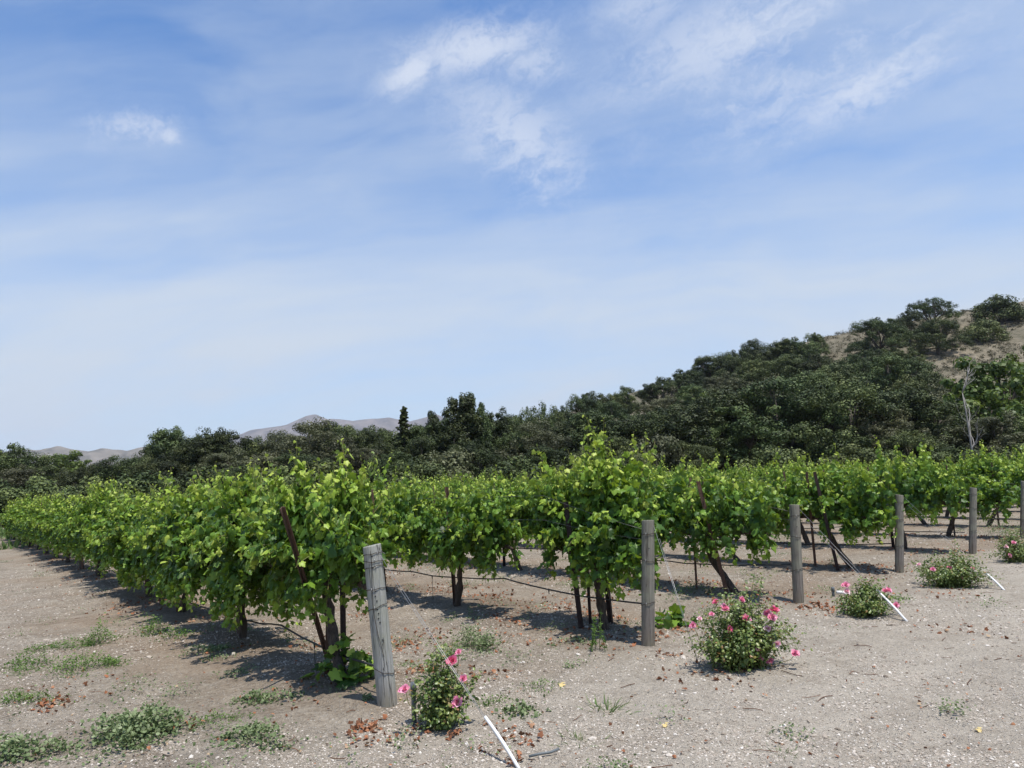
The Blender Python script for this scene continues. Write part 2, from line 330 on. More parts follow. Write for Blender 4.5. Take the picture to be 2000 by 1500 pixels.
def ground_mat():
    m, t, b, o = mat('pale_gravelly_soil'); P = t.add('ShaderNodeNewGeometry').outputs['Position']
    s3 = t.add('ShaderNodeSeparateXYZ'); t.put(s3.inputs[0], P)
    fl = t.add('ShaderNodeCombineXYZ'); t.put(fl.inputs[0], s3.outputs[0]); t.put(fl.inputs[1], s3.outputs[1]); p2 = fl.outputs[0]
    big = t.noise(p2, .33, 5, .6, .3); mid = t.noise(p2, 1.7, 6, .62, .2); fine = t.noise(p2, 22, 6, .7); finer = t.noise(p2, 85, 4, .7)
    base = t.ramp(t.math('ADD', t.math('MULTIPLY', fine, .6), t.math('MULTIPLY', mid, .4)), [(.32, (.135, .104, .076)), (.45, (.235, .195, .152)), (.56, (.335, .285, .228)), (.72, (.47, .41, .34))])
    # pebbles in the soil
    vo = t.add('ShaderNodeTexVoronoi'); t.put(vo.inputs['Vector'], t.vmath('ADD', p2, t.scale(t.noise(p2, 30, 2, .5, col=True), .02))); vo.inputs['Scale'].default_value = 52
    sp = t.add('ShaderNodeSeparateColor'); t.put(sp.inputs[0], vo.outputs['Color'])
    thr = t.step(t.math('ADD', mid, t.math('MULTIPLY', big, .6)), .55, 1.0, .18, .5)
    is_st = t.math('MULTIPLY', t.math('LESS_THAN', sp.outputs[0], thr), t.step(vo.outputs['Distance'], .28, .45, 1, 0))
    stc = t.ramp(sp.outputs[1], [(0, (.20, .165, .135)), (.45, (.42, .37, .32)), (1, (.64, .59, .53))])
    vo2 = t.add('ShaderNodeTexVoronoi'); t.put(vo2.inputs['Vector'], p2); vo2.inputs['Scale'].default_value = 135
    sp2 = t.add('ShaderNodeSeparateColor'); t.put(sp2.inputs[0], vo2.outputs['Color'])
    is2 = t.math('MULTIPLY', t.math('LESS_THAN', sp2.outputs[0], .34), t.step(vo2.outputs['Distance'], .3, .5, .8, 0))
    col = t.mix(is2, base, t.ramp(sp2.outputs[1], [(0, (.16, .13, .10)), (.4, (.38, .33, .28)), (1, (.60, .55, .49))]))
    col = t.mix(is_st, col, stc)
    # the pale gravel road in front of the posts, browner soil and litter between the rows
    aPD = t.math('SUBTRACT', t.vmath('DOT_PRODUCT', p2, (float(RD[0]), float(RD[1]), 0)), float(P0 @ RD))
    road = t.step(t.math('ADD', aPD, t.math('MULTIPLY', t.math('SUBTRACT', mid, .5), 1.6)), -.9, .35, 1, 0)
    left = t.math('SUBTRACT', t.vmath('DOT_PRODUCT', p2, (float(PD[0]), float(PD[1]), 0)), float(P0 @ PD))
    rightish = t.step(left, -2.6, .6, 0, 1)
    road = t.math('MULTIPLY', road, rightish)
    col = t.mix(t.math('MULTIPLY', road, .30), col, (.62, .56, .48))
    pat = t.noise(p2, 4.5, 5, .65, .4); col = t.mix(t.step(pat, .50, .66, 0, .32), col, (.20, .158, .12)); col = t.mix(t.step(pat, .34, .46, .4, 0), col, (.46, .405, .34))
    brown = t.math('MULTIPLY', t.step(big, .42, .66), t.math('SUBTRACT', 1, t.math('MULTIPLY', road, .8)))
    col = t.mix(t.math('MULTIPLY', brown, .45), col, (.26, .175, .11))
    greyp = t.step(t.noise(p2, .8, 4, .6), .54, .72)
    col = t.mix(t.math('MULTIPLY', greyp, .5), col, (.20, .168, .138))
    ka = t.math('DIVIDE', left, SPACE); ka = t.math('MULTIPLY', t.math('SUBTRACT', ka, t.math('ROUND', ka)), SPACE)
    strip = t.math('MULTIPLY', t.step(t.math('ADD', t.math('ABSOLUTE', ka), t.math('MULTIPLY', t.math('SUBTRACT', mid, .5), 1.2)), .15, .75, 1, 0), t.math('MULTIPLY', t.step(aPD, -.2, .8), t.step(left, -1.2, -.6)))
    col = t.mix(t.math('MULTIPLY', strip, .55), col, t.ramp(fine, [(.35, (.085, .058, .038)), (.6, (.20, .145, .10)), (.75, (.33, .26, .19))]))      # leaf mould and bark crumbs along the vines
    band = t.step(t.math('ABSOLUTE', t.math('ADD', t.math('ADD', aPD, 2.3), t.math('MULTIPLY', t.math('SUBTRACT', big, .5), 1.1))), .12, .42, 1, 0)
    col = t.mix(t.math('MULTIPLY', t.math('MULTIPLY', band, rightish), .28), col, (.52, .46, .385))
    # hills: dry grass, bare tan earth
    hz = t.step(s3.outputs[2], .8, 3.0)
    hn = t.noise(P, .12, 8, .65); hn2 = t.noise(P, 1.3, 6, .7)
    hc = t.ramp(t.math('ADD', t.math('MULTIPLY', hn, .5), t.math('MULTIPLY', hn2, .5)), [(.36, (.07, .068, .043)), (.5, (.155, .135, .095)), (.64, (.28, .235, .172))])
    col = t.mix(1.0, col, (1.03, 1.035, 1.01), 'MULTIPLY'); col = t.mix(hz, col, hc)
    far = t.step(t.vmath('LENGTH', p2), 45, 70); col = t.mix(t.math('MULTIPLY', far, t.math('SUBTRACT', 1, hz)), col, (.20, .175, .105))
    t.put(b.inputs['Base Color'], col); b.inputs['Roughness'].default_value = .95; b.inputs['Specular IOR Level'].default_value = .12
    hgt = t.math('ADD', t.math('ADD', t.math('MULTIPLY', fine, 1.0), t.math('MULTIPLY', finer, .35)), t.math('ADD', t.math('MULTIPLY', is_st, .35), t.math('MULTIPLY', is2, .15)))
    t.put(b.inputs['Normal'], t.bump(hgt, .03, 1.0, t.bump(t.noise(p2, 5.5, 5, .65), .06, .6)))
    return m
M_GROUND = ground_mat()

def mount_mat(name, c0, c1, c2):
    m, t, b, o = mat(name); P = t.add('ShaderNodeNewGeometry').outputs['Position']
    n1 = t.noise(P, .012, 7, .62); n2 = t.noise(P, .0035, 5, .6)
    t.put(b.inputs['Base Color'], t.ramp(t.math('ADD', t.math('MULTIPLY', n1, .55), t.math('MULTIPLY', n2, .45)), [(.40, c0), (.5, c1), (.62, c2)]))
    b.inputs['Roughness'].default_value = 1; b.inputs['Specular IOR Level'].default_value = 0
    return m

# ------------------------------------------------------------------ ground sheet
def build_ground():
    r = [0.3]
    while r[-1] < 2.4: r.append(r[-1]*1.12)
    while r[-1] < 15: r.append(r[-1]*1.0065)
    while r[-1] < 450: r.append(r[-1]*1.018)
    while r[-1] < 7200: r.append(r[-1]*1.10)
    r = np.array(r)
    a = np.concatenate([np.radians(np.arange(-44, 44, .125)), np.radians(np.arange(44, 316, 4))])
    Rr, Aa = np.meshgrid(r, a, indexing='ij'); X = Rr*np.sin(Aa); Y = Rr*np.cos(Aa); Z = gz(X, Y)
    nr, na = X.shape; V = np.stack([X, Y, Z], -1).reshape(-1, 3)
    i = np.arange(nr-1)[:, None]*na; j = np.arange(na)[None]; j2 = (j+1) % na
    Fq = np.stack([i+j, i+na+j, i+na+j2, i+j2], -1).reshape(-1, 4)[:, ::-1]
    mb = MB(); mb.add(V, Fq)
    c = len(V); mb.V.append(np.array([[0, 0, gzf(0, 0)]], np.float32)); mb.A.append(np.zeros(1, np.float32)); mb.n += 1
    mb.Fs.append(np.array([(c, q, (q+1) % na) for q in range(na)], np.int32)[:, ::-1])
    tag(link('ground', mb.mesh('ground', M_GROUND)), kind='structure')
build_ground()

def mountain(name, dist, depth, prof, m, seed, rough):
    """a far ridge: real slope in front of and behind a crest line"""
    xs = []; zs = []
    for px, py in prof:
        d = D(px, py); xs.append(d[0]/d[1]*dist); zs.append(H+d[2]/d[1]*dist)
    x = np.linspace(xs[0], xs[-1], 420); cz = np.interp(x, xs, zs)
    t = np.linspace(-1, 1, 90); X, T = np.meshgrid(x, t, indexing='ij'); Y = dist+T*depth
    env = np.clip(1-np.abs(T), 0, 1)
    spur = 1-np.sin(np.pi*np.clip(np.abs(T), 0, 1))**.7*(np.abs(vn(X, Y*.3, depth*.16, seed))*.95+np.abs(vn(X, Y*.5, depth*.06, seed+1))*.45)
    nz = (vn(X, Y, depth*.05, seed+2)+.5*vn(X, Y, depth*.022, seed+3))*rough
    Z = cz[:, None]*env**.9*spur+nz*np.clip(env*6, 0, 1)*np.clip(np.abs(T)*3+.12, 0, 1)-8*(np.abs(T) > .98)
    nr, na = X.shape; i = np.arange(nr-1)[:, None]*na; j = np.arange(na-1)[None]
    Fq = np.stack([i+j, i+na+j, i+na+j+1, i+j+1], -1).reshape(-1, 4)
    mb = MB(); mb.add(np.stack([X, Y, Z], -1), Fq); tag(link(name, mb.mesh(name, m)), kind='structure')
mountain('far_mountain', 5200, 2300, [(-500, 930), (-100, 925), (200, 905), (380, 878), (450, 857), (490, 838), (560, 827), (600, 808), (617, 803), (640, 815), (690, 819), (730, 811), (760, 810), (800, 820), (850, 806), (920, 830), (1000, 850), (1200, 880), (1500, 900)],
         mount_mat('hazy_mountain_slope', (.085, .075, .070), (.135, .115, .105), (.20, .168, .15)), 3, 26)
mountain('far_hills', 2600, 900, [(-700, 900), (-300, 890), (0, 882), (50, 876), (85, 876), (115, 867), (150, 877), (175, 880), (200, 874), (250, 878), (300, 868), (340, 862), (420, 880), (520, 900), (700, 920), (900, 935)],
         mount_mat('dry_hill_slope', (.06, .062, .05), (.13, .118, .10), (.21, .185, .155)), 13, 9)

# ------------------------------------------------------------------ templates
def lobed():
    h = [(.17, -.14), (.40, -.10), (.47, .10), (.42, .20), (.58, .36), (.50, .52), (.32, .50), (.27, .72), (.12, .88)]
    pts = [(0, 0)]+h+[(0, 1.02)]+[(-x, y) for x, y in h[::-1]]
    V = [(0, .28, .04)]+[(x, y, -.30*abs(x)**1.3-.22*max(0, y-.3)**2+.05*math.sin(9*math.atan2(y-.3, abs(x)+.01))) for x, y in pts]
    n = len(pts); return np.array(V, float), np.array([(0, 1+i, 1+(i+1) % n) for i in range(n)])
LEAF, LEAFF = lobed()
def curled(k):
    T = LEAF.copy(); x, y, z = T[:, 0].copy(), T[:, 1].copy(), T[:, 2].copy()
    if k == 1: T[:, 2] = z+.35*np.clip(np.abs(x)-.15, 0, 1)+.10*np.sin(7*y); T[:, 0] = x*.86          # cupped, edges up
    if k == 2: T[:, 2] = z-.45*np.clip(y-.2, 0, 1)**1.5+.16*x; T[:, 0] = x*1.08+.07*y; T[:, 1] = y*.9   # tip rolled under, one side lower
    if k == 3: T[:, 2] = z*1.5-.22*x*x+.10*np.sin(11*x); T[:, 0] = np.where(x > 0, x*.8, x*1.02)           # uneven halves
    return T
LEAVES = [LEAF, curled(1), curled(2), curled(3)]
def oval(w=.42, fold=.12, curl=.18):
    V = [(0, 0, 0), (w*.75, .28, -fold), (w*.8, .62, -fold-curl*.4), (0, 1, -curl), (-w*.8, .62, -fold-curl*.4), (-w*.75, .28, -fold), (0, .45, 0)]
    return np.array(V, float), np.array([(6, i, (i+1) % 6) for i in range(6)])
OVAL, OVALF = oval()
CARD = np.array([(-.42, 0, 0), (.42, .12, .05), (.36, .95, -.1), (-.45, .8, .06)], float); CARDF = np.array([(0, 1, 2, 3)])
BLADE = np.array([(-.03, 0, 0), (.03, 0, 0), (.022, .5, .06), (-.022, .5, .06), (0, 1, .26)], float); BLADEF = np.array([(0, 1, 2), (0, 2, 3), (3, 2, 4)])
_ph = (1+5**.5)/2
ICO = unit(np.array([(-1, _ph, 0), (1, _ph, 0), (-1, -_ph, 0), (1, -_ph, 0), (0, -1, _ph), (0, 1, _ph), (0, -1, -_ph), (0, 1, -_ph), (_ph, 0, -1), (_ph, 0, 1), (-_ph, 0, -1), (-_ph, 0, 1)]))
ICOF = np.array([(0, 11, 5), (0, 5, 1), (0, 1, 7), (0, 7, 10), (0, 10, 11), (1, 5, 9), (5, 11, 4), (11, 10, 2), (10, 7, 6), (7, 1, 8), (3, 9, 4), (3, 4, 2), (3, 2, 6), (3, 6, 8), (3, 8, 9), (4, 9, 5), (2, 4, 11), (6, 2, 10), (8, 6, 7), (9, 8, 1)])

# ------------------------------------------------------------------ trees
def leaf_clumps(mb, rng, C, Rc, per, size, tint, squash=.92, T=CARD, TF=CARDF):
    """leaf cards in clumps at C (n,3) with radii Rc"""
    n = len(C); k = per
    d = unit(rng.normal(size=(n, k, 3))); rr = rng.uniform(.25, 1, (n, k))**.5
    P = C[:, None]+d*(Rc[:, None]*rr)[..., None]*np.array([1, 1, squash])
    Nn = d*1.5+rng.normal(size=(n, k, 3))*.42+np.array([0, 0, .35]); Up = rng.normal(size=(n, k, 3))+np.array([0, 0, -.2])
    a = np.clip(tint[:, None]+rng.normal(size=(n, k))*.16, 0, 1)
    S = size*rng.uniform(.6, 1.35, n*k)
    mb.scatter(T, TF, P.reshape(-1, 3), Nn.reshape(-1, 3), Up.reshape(-1, 3), S, a.ravel())
def oak(seed, hgt=10., wid=10., nc=250, per=160, size=.125, low=.12, openness=0., lobes=10, tall=False):
    rng = np.random.default_rng(seed)
    tr = MB(); cr = MB()
    L = []
    for i in range(lobes):            # big limbs, each ends in a lobe of the crown
        a = 2*math.pi*(i+rng.uniform(-.3, .3))/lobes; e = rng.uniform(.0, 1.0)
        if i == 0: p = np.array([rng.normal()*.05*wid, rng.normal()*.05*wid, hgt*.80])
        else: p = np.array([math.cos(a)*wid*.34*math.cos(e*1.1), math.sin(a)*wid*.34*math.cos(e*1.1), hgt*(low+.10+.62*e)])
        L.append((p, rng.uniform(.17, .25)*wid*(1.15 if i == 0 else 1)))
    C = []; Rc = []; tn = []
    for p, r in L:
        m = nc//lobes
        d = unit(rng.normal(size=(m, 3))+np.array([0, 0, .45])); rr = rng.uniform(.25, 1.0, m)**.45*1.03
        q = p+d*(r*rr)[:, None]*np.array([1, 1, .9])
        C.append(q); Rc.append(rng.uniform(.04, .085, m)*wid); tn.append(.42+.16*rng.normal(size=m)+rng.normal()*.14)
    C = np.concatenate(C); Rc = np.concatenate(Rc); tn = np.concatenate(tn)
    keep = (C[:, 2] > hgt*low) & (rng.random(len(C)) > openness); C = C[keep]; Rc = Rc[keep]; tn = tn[keep]
    sc = hgt/(C[:, 2]+Rc*.7).max(); C[:, 2] *= sc
    leaf_clumps(cr, rng, C, Rc, per, size, np.clip(tn, .05, .95))
    # trunk and limbs
    fork = np.array([0, 0, hgt*.22]); base_r = .035*hgt
    tr.tube([(0, 0, -.4), (rng.normal()*.1, rng.normal()*.1, hgt*.11), fork], [base_r*1.35, base_r, base_r*.9], 9, rough=.08, rng=rng)
    for p, r in L:
        p = p*np.array([1, 1, sc]); m1 = fork*.55+p*.45+rng.normal(size=3)*.05*wid; m1[2] = max(m1[2], hgt*.2)
        tr.tube([fork-(0, 0, .2), m1, p], [base_r*.55, base_r*.36, base_r*.16], 6, rough=.1, rng=rng)
        near = np.argsort(np.linalg.norm(C-p, axis=1))[:7]
        for j in near: tr.tube([p*.4+m1*.6, p*.6+C[j]*.4+rng.normal(size=3)*.2, C[j]], [base_r*.18, base_r*.12, base_r*.05], 4, cap=False)
    return tr, cr
def tallgreen(seed, hgt=13., wid=8.):
    rng = np.random.default_rng(seed); tr = MB(); cr = MB(); C = []; Rc = []
    for s in range(4):               # several plumes standing side by side
        bx, by = rng.normal(size=2)*wid*.15; top = hgt*rng.uniform(.72, 1.0) if s else hgt
        for z in np.arange(hgt*.06, top, hgt*.045):
            f = z/top; w = wid*.31*(1-f)**.5*(.6+.5*rng.random())
            for _ in range(5):
                a = rng.uniform(0, 2*np.pi); C.append((bx+math.cos(a)*w, by+math.sin(a)*w, z+rng.normal()*.2)); Rc.append(wid*.092*(1.2-.5*f))
        tr.tube([(bx*.3, by*.3, -.4), (bx, by, top*.5), (bx, by, top*.96)], [.22, .14, .03], 6)
    C = np.array(C); Rc = np.array(Rc); leaf_clumps(cr, rng, C, Rc, 80, .16, np.clip(.42+.17*rng.normal(size=len(C)), .05, .9), 1.1); return tr, cr
def conifer(seed, hgt=12., wid=4.6):
    rng = np.random.default_rng(seed); tr = MB(); cr = MB(); C = []; Rc = []
    tr.tube([(0, 0, -.4), (.05, 0, hgt*.5), (0, 0, hgt*.99)], [.2, .12, .015], 7)
    for z in np.arange(hgt*.04, hgt*.985, .075):
        f = z/hgt; w = wid*.5*(1-f)**.85*rng.uniform(.45, 1.1); a = rng.uniform(0, 2*np.pi); up = rng.uniform(-.25, .12)
        tr.tube([(0, 0, z), (math.cos(a)*w, math.sin(a)*w, z+w*up)], [.025, .008], 3, cap=False)
        for q in np.linspace(.25, 1, 5): C.append((math.cos(a)*w*q+rng.normal()*.10, math.sin(a)*w*q+rng.normal()*.10, z+w*up*q+rng.normal()*.08)); Rc.append(.09+.26*(1-f)*rng.uniform(.6, 1.1))
    C = np.array(C); Rc = np.array(Rc); leaf_clumps(cr, rng, C, Rc, 26, .13, np.clip(.42+.2*rng.normal(size=len(C)), .05, .8), .6); return tr, cr
def bush(seed, hgt=4., wid=5., size=.13, per=120, nc=80):
    rng = np.random.default_rng(seed); tr = MB(); cr = MB()
    d = unit(rng.normal(size=(nc, 3))); d[:, 2] = np.abs(d[:, 2])*.95+.05
    C = d*np.array([wid*.42, wid*.42, hgt*.80])*rng.uniform(.72, 1.04, nc)[:, None]; C += rng.normal(size=C.shape)*.12
    leaf_clumps(cr, rng, C, rng.uniform(.08, .15, nc)*wid, per, size, np.clip(.5+.16*rng.normal(size=nc), .05, .95), .9)
    for j in range(14): tr.tube([(rng.normal()*.1, rng.normal()*.1, -.2), C[j]*.5, C[j]], [.07, .05, .015], 4, cap=False)
    return tr, cr
def snag(seed, hgt=11.):
    rng = np.random.default_rng(seed); tr = MB()
    def br(p, d, l, r, lev):
        pts = [p]; q = p.copy(); dd = d.copy(); n = 5
        for i in range(n):
            dd = unit(dd+rng.normal(size=3)*(.03 if lev == 0 else .17)+np.array([0, 0, .10])); q = q+dd*l/n; pts.append(q.copy())
        tr.tube(pts, np.linspace(r, r*.3, n+1), 6 if lev == 0 else 4)
        if lev < 3:
            for i in range(5 if lev == 0 else 3):
                j = rng.integers(1, n+1); s = rng.choice([-1, 1]); br(pts[j], unit(dd+np.array([s*rng.uniform(.6, 1.3), rng.normal()*.5, .25])), l*rng.uniform(.3, .5), r*.42, lev+1)
    br(np.array([0., 0, -.3]), np.array([-.03, 0, 1]), hgt, .11, 0); return tr
def variant(f, crown_m, *a, **k):
    tr, cr = f(*a, **k); V = np.concatenate(cr.V); h = V[:, 2].max(); w = np.percentile(np.hypot(V[:, 0], V[:, 1]), 97)*2
    return dict(t=tr.mesh('trunk', M_TRUNK), c=cr.mesh('crown', crown_m), h=h, w=w)
KIND = {
    'oak': [variant(oak, M_OAK, 11, low=.06), variant(oak, M_OAK, 12, hgt=9.5, wid=11, lobes=11, low=.05), variant(oak, M_OAK, 13, lobes=9, low=.08), variant(oak, M_OAK, 14, hgt=11, wid=9, lobes=11, low=.05), variant(oak, M_OAK, 15, lobes=12, low=.04)],
    'open': [variant(oak, M_OAK, 21, nc=190, per=110, openness=.12, low=.22, size=.15), variant(oak, M_OAK, 22, nc=190, per=110, openness=.12, low=.22, wid=12, size=.15)],
    'olive': [variant(oak, M_OLIVE, 31, low=.05), variant(oak, M_OLIVE, 32, lobes=12, low=.05)],
    'tall': [variant(tallgreen, M_OAK, 41), variant(tallgreen, M_OAK, 42, wid=7)],
    'conifer': [variant(conifer, M_OAK, 51)],
    'sycamore': [variant(oak, M_SYC, 61, nc=150, per=75, size=.25, low=.08, openness=.1, lobes=9), variant(oak, M_SYC, 62, nc=140, per=75, size=.25, low=.05, openness=.1)],
    'willow': [variant(bush, M_OLIVE, 71), variant(bush, M_OLIVE, 72, hgt=4.5)],
    'bush': [variant(bush, M_OAK, 81), variant(bush, M_OAK, 82, wid=6)],
}
trng = random.Random(5)
def tree(kind, px, top, wpx, depth, name, label, cat='tree', group=None, special_=False):
    d = D(px, top)
    for _ in range(25):                # walk down the slope until the tree has room for a natural height
        x = d[0]/d[1]*depth; zt = H+d[2]/d[1]*depth; zb = gzf(x, depth)-.1
        h = max(zt-zb, 1.2); w = wpx*math.hypot(x, depth)/F*1.18
        if h > (.5 if special_ else .82)*w or depth < 62: break
        depth -= 2.5
    v = trng.choice(KIND[kind])
    sz = h/v['h']; sxy = min(w/v['w'], sz*1.3)
    r = empty(name, (x, depth, zb), trng.uniform(0, 6.28), label, cat, group); r.scale = (sxy, sxy, sz)
    link('trunk', v['t'], r); link('crown', v['c'], r); return r
G_T = 'trees of the dark wood behind the vineyard'
special = [
 ('oak', 15, 864, 120, 60, 'oak_tree', 'dark rounded oak at the far left edge, behind the row end'),
 ('olive', 40, 905, 130, 50, 'oak_tree', 'low dull green tree in front of the dark oak at far left'),
 ('sycamore', 122, 880, 130, 100, 'sycamore_tree', 'bright green tree below the distant hills at far left'),
 ('oak', 292, 868, 80, 74, 'oak_tree', 'small dark oak directly left of the wide open oak'),
 ('open', 352, 828, 110, 66, 'oak_tree', 'left half of the wide airy oak pair on left skyline'),
 ('open', 418, 832, 125, 64, 'oak_tree', 'right half of the wide airy oak pair on left skyline'),
 ('olive', 450, 872, 140, 58, 'oak_tree', 'olive green tree under the right side of the airy oak pair'),
 ('olive', 610, 812, 170, 64, 'oak_tree', 'broad olive green oak just below the mountain peak'),
 ('conifer', 788, 793, 150, 62, 'conifer_tree', 'pointed dark conifer standing left of the tall evergreen clump'),
 ('tall', 858, 798, 90, 63, 'evergreen_tree', 'left shoulder of the tall dark evergreen clump at centre'),
 ('tall', 893, 766, 100, 60, 'evergreen_tree', 'tallest dark evergreen with twin tops at centre of the treeline'),
 ('tall', 932, 764, 80, 61, 'evergreen_tree', 'right hand top of the tall dark evergreen clump'),
 ('open', 1050, 782, 80, 72, 'oak_tree', 'oak with thin scraggly top right of the evergreen clump'),
 ('oak', 1218, 752, 66, 128, 'oak_tree', 'small dark oak on the left lip of the bare gully'),
 ('oak', 1290, 735, 90, 133, 'oak_tree', 'oak on the right lip of the bare gully'),
 ('oak', 1591, 648, 40, 152, 'oak_tree', 'small lone oak standing on the ridge beside bare slope'),
 ('oak', 1712, 618, 120, 146, 'oak_tree', 'broad dark oak high on the slope, left of the umbrella oak'),
 ('open', 1815, 582, 84, 158, 'oak_tree', 'umbrella shaped see-through oak on the hilltop skyline'),
 ('oak', 1770, 606, 62, 152, 'oak_tree', 'dark oak touching the left of the umbrella oak on the hilltop'),
 ('oak', 1825, 622, 92, 140, 'oak_tree', 'round oak casting shade on bare slope below the umbrella oak'),
 ('bush', 1943, 572, 84, 158, 'oak_tree', 'dense dark oak alone near the top of the bare hill at right'),
 ('bush', 1915, 622, 60, 150, 'oak_tree', 'smaller oak downhill of the dense lone oak at right'),
 ('sycamore', 1372, 765, 100, 92, 'sycamore_tree', 'pale yellow green tree among dark oaks right of the gully'),
 ('sycamore', 1935, 690, 150, 62, 'sycamore_tree', 'light green sycamore beside the dead trunk at right'),
 ('sycamore', 2010, 665, 150, 66, 'sycamore_tree', 'light green sycamore cut by the right edge'),
 ('willow', 1285, 843, 110, 56, 'willow_bush', 'soft grey green rounded bush behind the vines right of the tall shoot'),
 ('willow', 880, 868, 120, 55, 'willow_bush', 'feathery grey green bush below the tall evergreen clump'),
]
for s in special: tree(*s[:5], s[5], s[6], 'tree' if 'bush' not in s[5] else 'bush', special_=True)
mass = [('oak', 1395, 758, 200, 63), ('oak', 1515, 732, 220, 64), ('oak', 1625, 742, 210, 63), ('olive', 1695, 785, 180, 60), ('oak', 1790, 752, 190, 61), ('oak', 1285, 792, 150, 66), ('oak', 1150, 800, 170, 66), ('olive', 1040, 815, 160, 62), ("oak", 500, 858, 130, 66), ('oak', 745, 832, 120, 68), ('oak', 820, 822, 110, 64), ('oak', 245, 886, 140, 72), ('oak', 395, 838, 170, 63), ('oak', 330, 848, 110, 66), ('olive', 560, 836, 130, 66), ('oak', 660, 824, 120, 68), ('oak', 715, 842, 110, 66), ('oak', 862, 812, 130, 64), ('oak', 945, 806, 120, 65), ('oak', 25, 880, 120, 66),
 ('oak', 180, 902, 130, 78), ('olive', 240, 897, 110, 84), ('oak', 95, 905, 110, 84), ('oak', 330, 890, 130, 62), ('oak', 500, 850, 90, 82), ('olive', 545, 838, 110, 76), ('olive', 520, 880, 120, 60), ('oak', 675, 832, 110, 72), ('olive', 720, 848, 100, 74), ('oak', 745, 838, 80, 110),
 ('olive', 700, 868, 120, 60), ('oak', 590, 880, 130, 56), ('oak', 825, 850, 100, 60), ('oak', 760, 880, 110, 57), ('oak', 962, 796, 90, 66), ('oak', 1005, 806, 100, 96), ('oak', 985, 835, 110, 62), ('oak', 1100, 790, 100, 92), ('oak', 1140, 768, 90, 118), ('oak', 1170, 762, 90, 126), ('oak', 1195, 780, 90, 104),
 ('olive', 1040, 830, 110, 64), ('olive', 1080, 822, 110, 68), ('oak', 1130, 822, 120, 66), ('olive', 1180, 805, 110, 84), ('oak', 1225, 825, 110, 72), ('oak', 1185, 850, 110, 58), ('oak', 930, 855, 110, 57), ('oak', 1060, 868, 110, 56),
 ('oak', 1262, 830, 90, 84), ('oak', 1340, 715, 90, 138), ('oak', 1385, 694, 90, 142), ('oak', 1430, 682, 90, 146), ('oak', 1478, 662, 90, 150), ('oak', 1522, 660, 90, 151), ('oak', 1560, 660, 80, 148), ('olive', 1300, 770, 100, 112), ('oak', 1350, 750, 100, 118), ('olive', 1410, 725, 100, 124), ('oak', 1470, 702, 100, 126), ('oak', 1530, 688, 110, 128), ('oak', 1590, 690, 100, 126),
 ('oak', 1310, 800, 110, 84), ('oak', 1440, 745, 130, 84), ('olive', 1500, 728, 130, 86), ('oak', 1560, 722, 130, 88), ('oak', 1620, 705, 120, 92), ('oak', 1655, 690, 100, 112), ('oak', 1700, 680, 80, 120), ('oak', 1740, 690, 110, 100), ('olive', 1665, 765, 150, 66), ('oak', 1790, 720, 120, 82), ('oak', 1740, 760, 130, 68), ('olive', 1845, 735, 120, 72), ('oak', 1820, 790, 130, 60),
 ('oak', 1380, 815, 140, 62), ('oak', 1540, 790, 150, 64), ('olive', 1700, 825, 150, 58), ('oak', 1770, 835, 140, 56), ('olive', 1870, 810, 140, 58), ('olive', 1950, 800, 150, 56), ('oak', 2030, 790, 150, 55), ('oak', 1340, 860, 120, 56), ('bush', 1500, 862, 130, 54), ('bush', 1660, 862, 130, 53), ('oak', 1905, 745, 110, 80), ('oak', 2070, 700, 150, 80), ('oak', 1770, 680, 60, 118),
 ('bush', 70, 925, 130, 47), ('bush', 190, 925, 150, 52), ('bush', 280, 918, 140, 54), ('bush', 390, 905, 140, 54), ('oak', 470, 905, 130, 54), ('bush', 640, 895, 140, 54), ('bush', 810, 890, 140, 53), ('bush', 1000, 885, 140, 53), ('bush', 1120, 885, 140, 53), ('oak', 1225, 882, 120, 53), ('bush', 1740, 875, 130, 52), ('bush', 1850, 868, 140, 52), ('bush', 1990, 862, 150, 52), ('bush', 550, 905, 130, 53), ('bush', -40, 925, 150, 46), ('oak', -70, 870, 150, 60)]
_o = 'first second third fourth fifth sixth seventh eighth ninth tenth eleventh twelfth thirteenth fourteenth fifteenth sixteenth seventeenth eighteenth nineteenth twentieth twenty-first twenty-second twenty-third twenty-fourth twenty-fifth twenty-sixth twenty-seventh twenty-eighth twenty-ninth thirtieth'.split()
def tier(dp): return 0 if dp < 56.5 else 1 if dp < 66 else 2 if dp < 90 else 3 if dp < 122 else 4
_cnt = {}
for (k, px, tp, w, dp) in sorted(mass, key=lambda m: m[1]):
    if 590 < px < 760 and dp > 59: tp -= 4
    kk = {'oak': 'dark oak', 'olive': 'dull olive green oak', 'bush': 'low dark bush', 'tall': 'tall evergreen'}[k]; T = tier(dp)
    q = _cnt[(k, T)] = _cnt.get((k, T), -1)+1
    lb = f'{kk} in the {["front edge of the wood", "second rank of the wood", "middle of the wood", "lower wooded hillside", "upper wooded hillside"][T]}, {_o[q]} {kk.split()[-1]} from the left'
    g = {'oak': ['oaks at the front of the wood', 'oaks in the wood', 'oaks in the wood', 'oaks on the hillside', 'oaks on the hillside'][T], 'bush': 'bushes at the foot of the wood', 'olive': 'olive green trees in the wood', 'tall': 'evergreens'}[k]
    tree(k, px, tp, w, dp, 'bush' if k == 'bush' else 'oak_tree', lb, 'bush' if k == 'bush' else 'tree', g)
sn = D(1880, 700); sp_ = np.array([sn[0]/sn[1]*54, 54.0]); sz_ = gzf(*sp_)
st = snag(9, hgt=(H+sn[2]/sn[1]*54-sz_)*.76)
tag(link('dead_tree', st.mesh('dead_tree', M_SNAG), None, (sp_[0], sp_[1], sz_)), 'bare pale grey dead tree trunk with broken branches at right', 'tree')

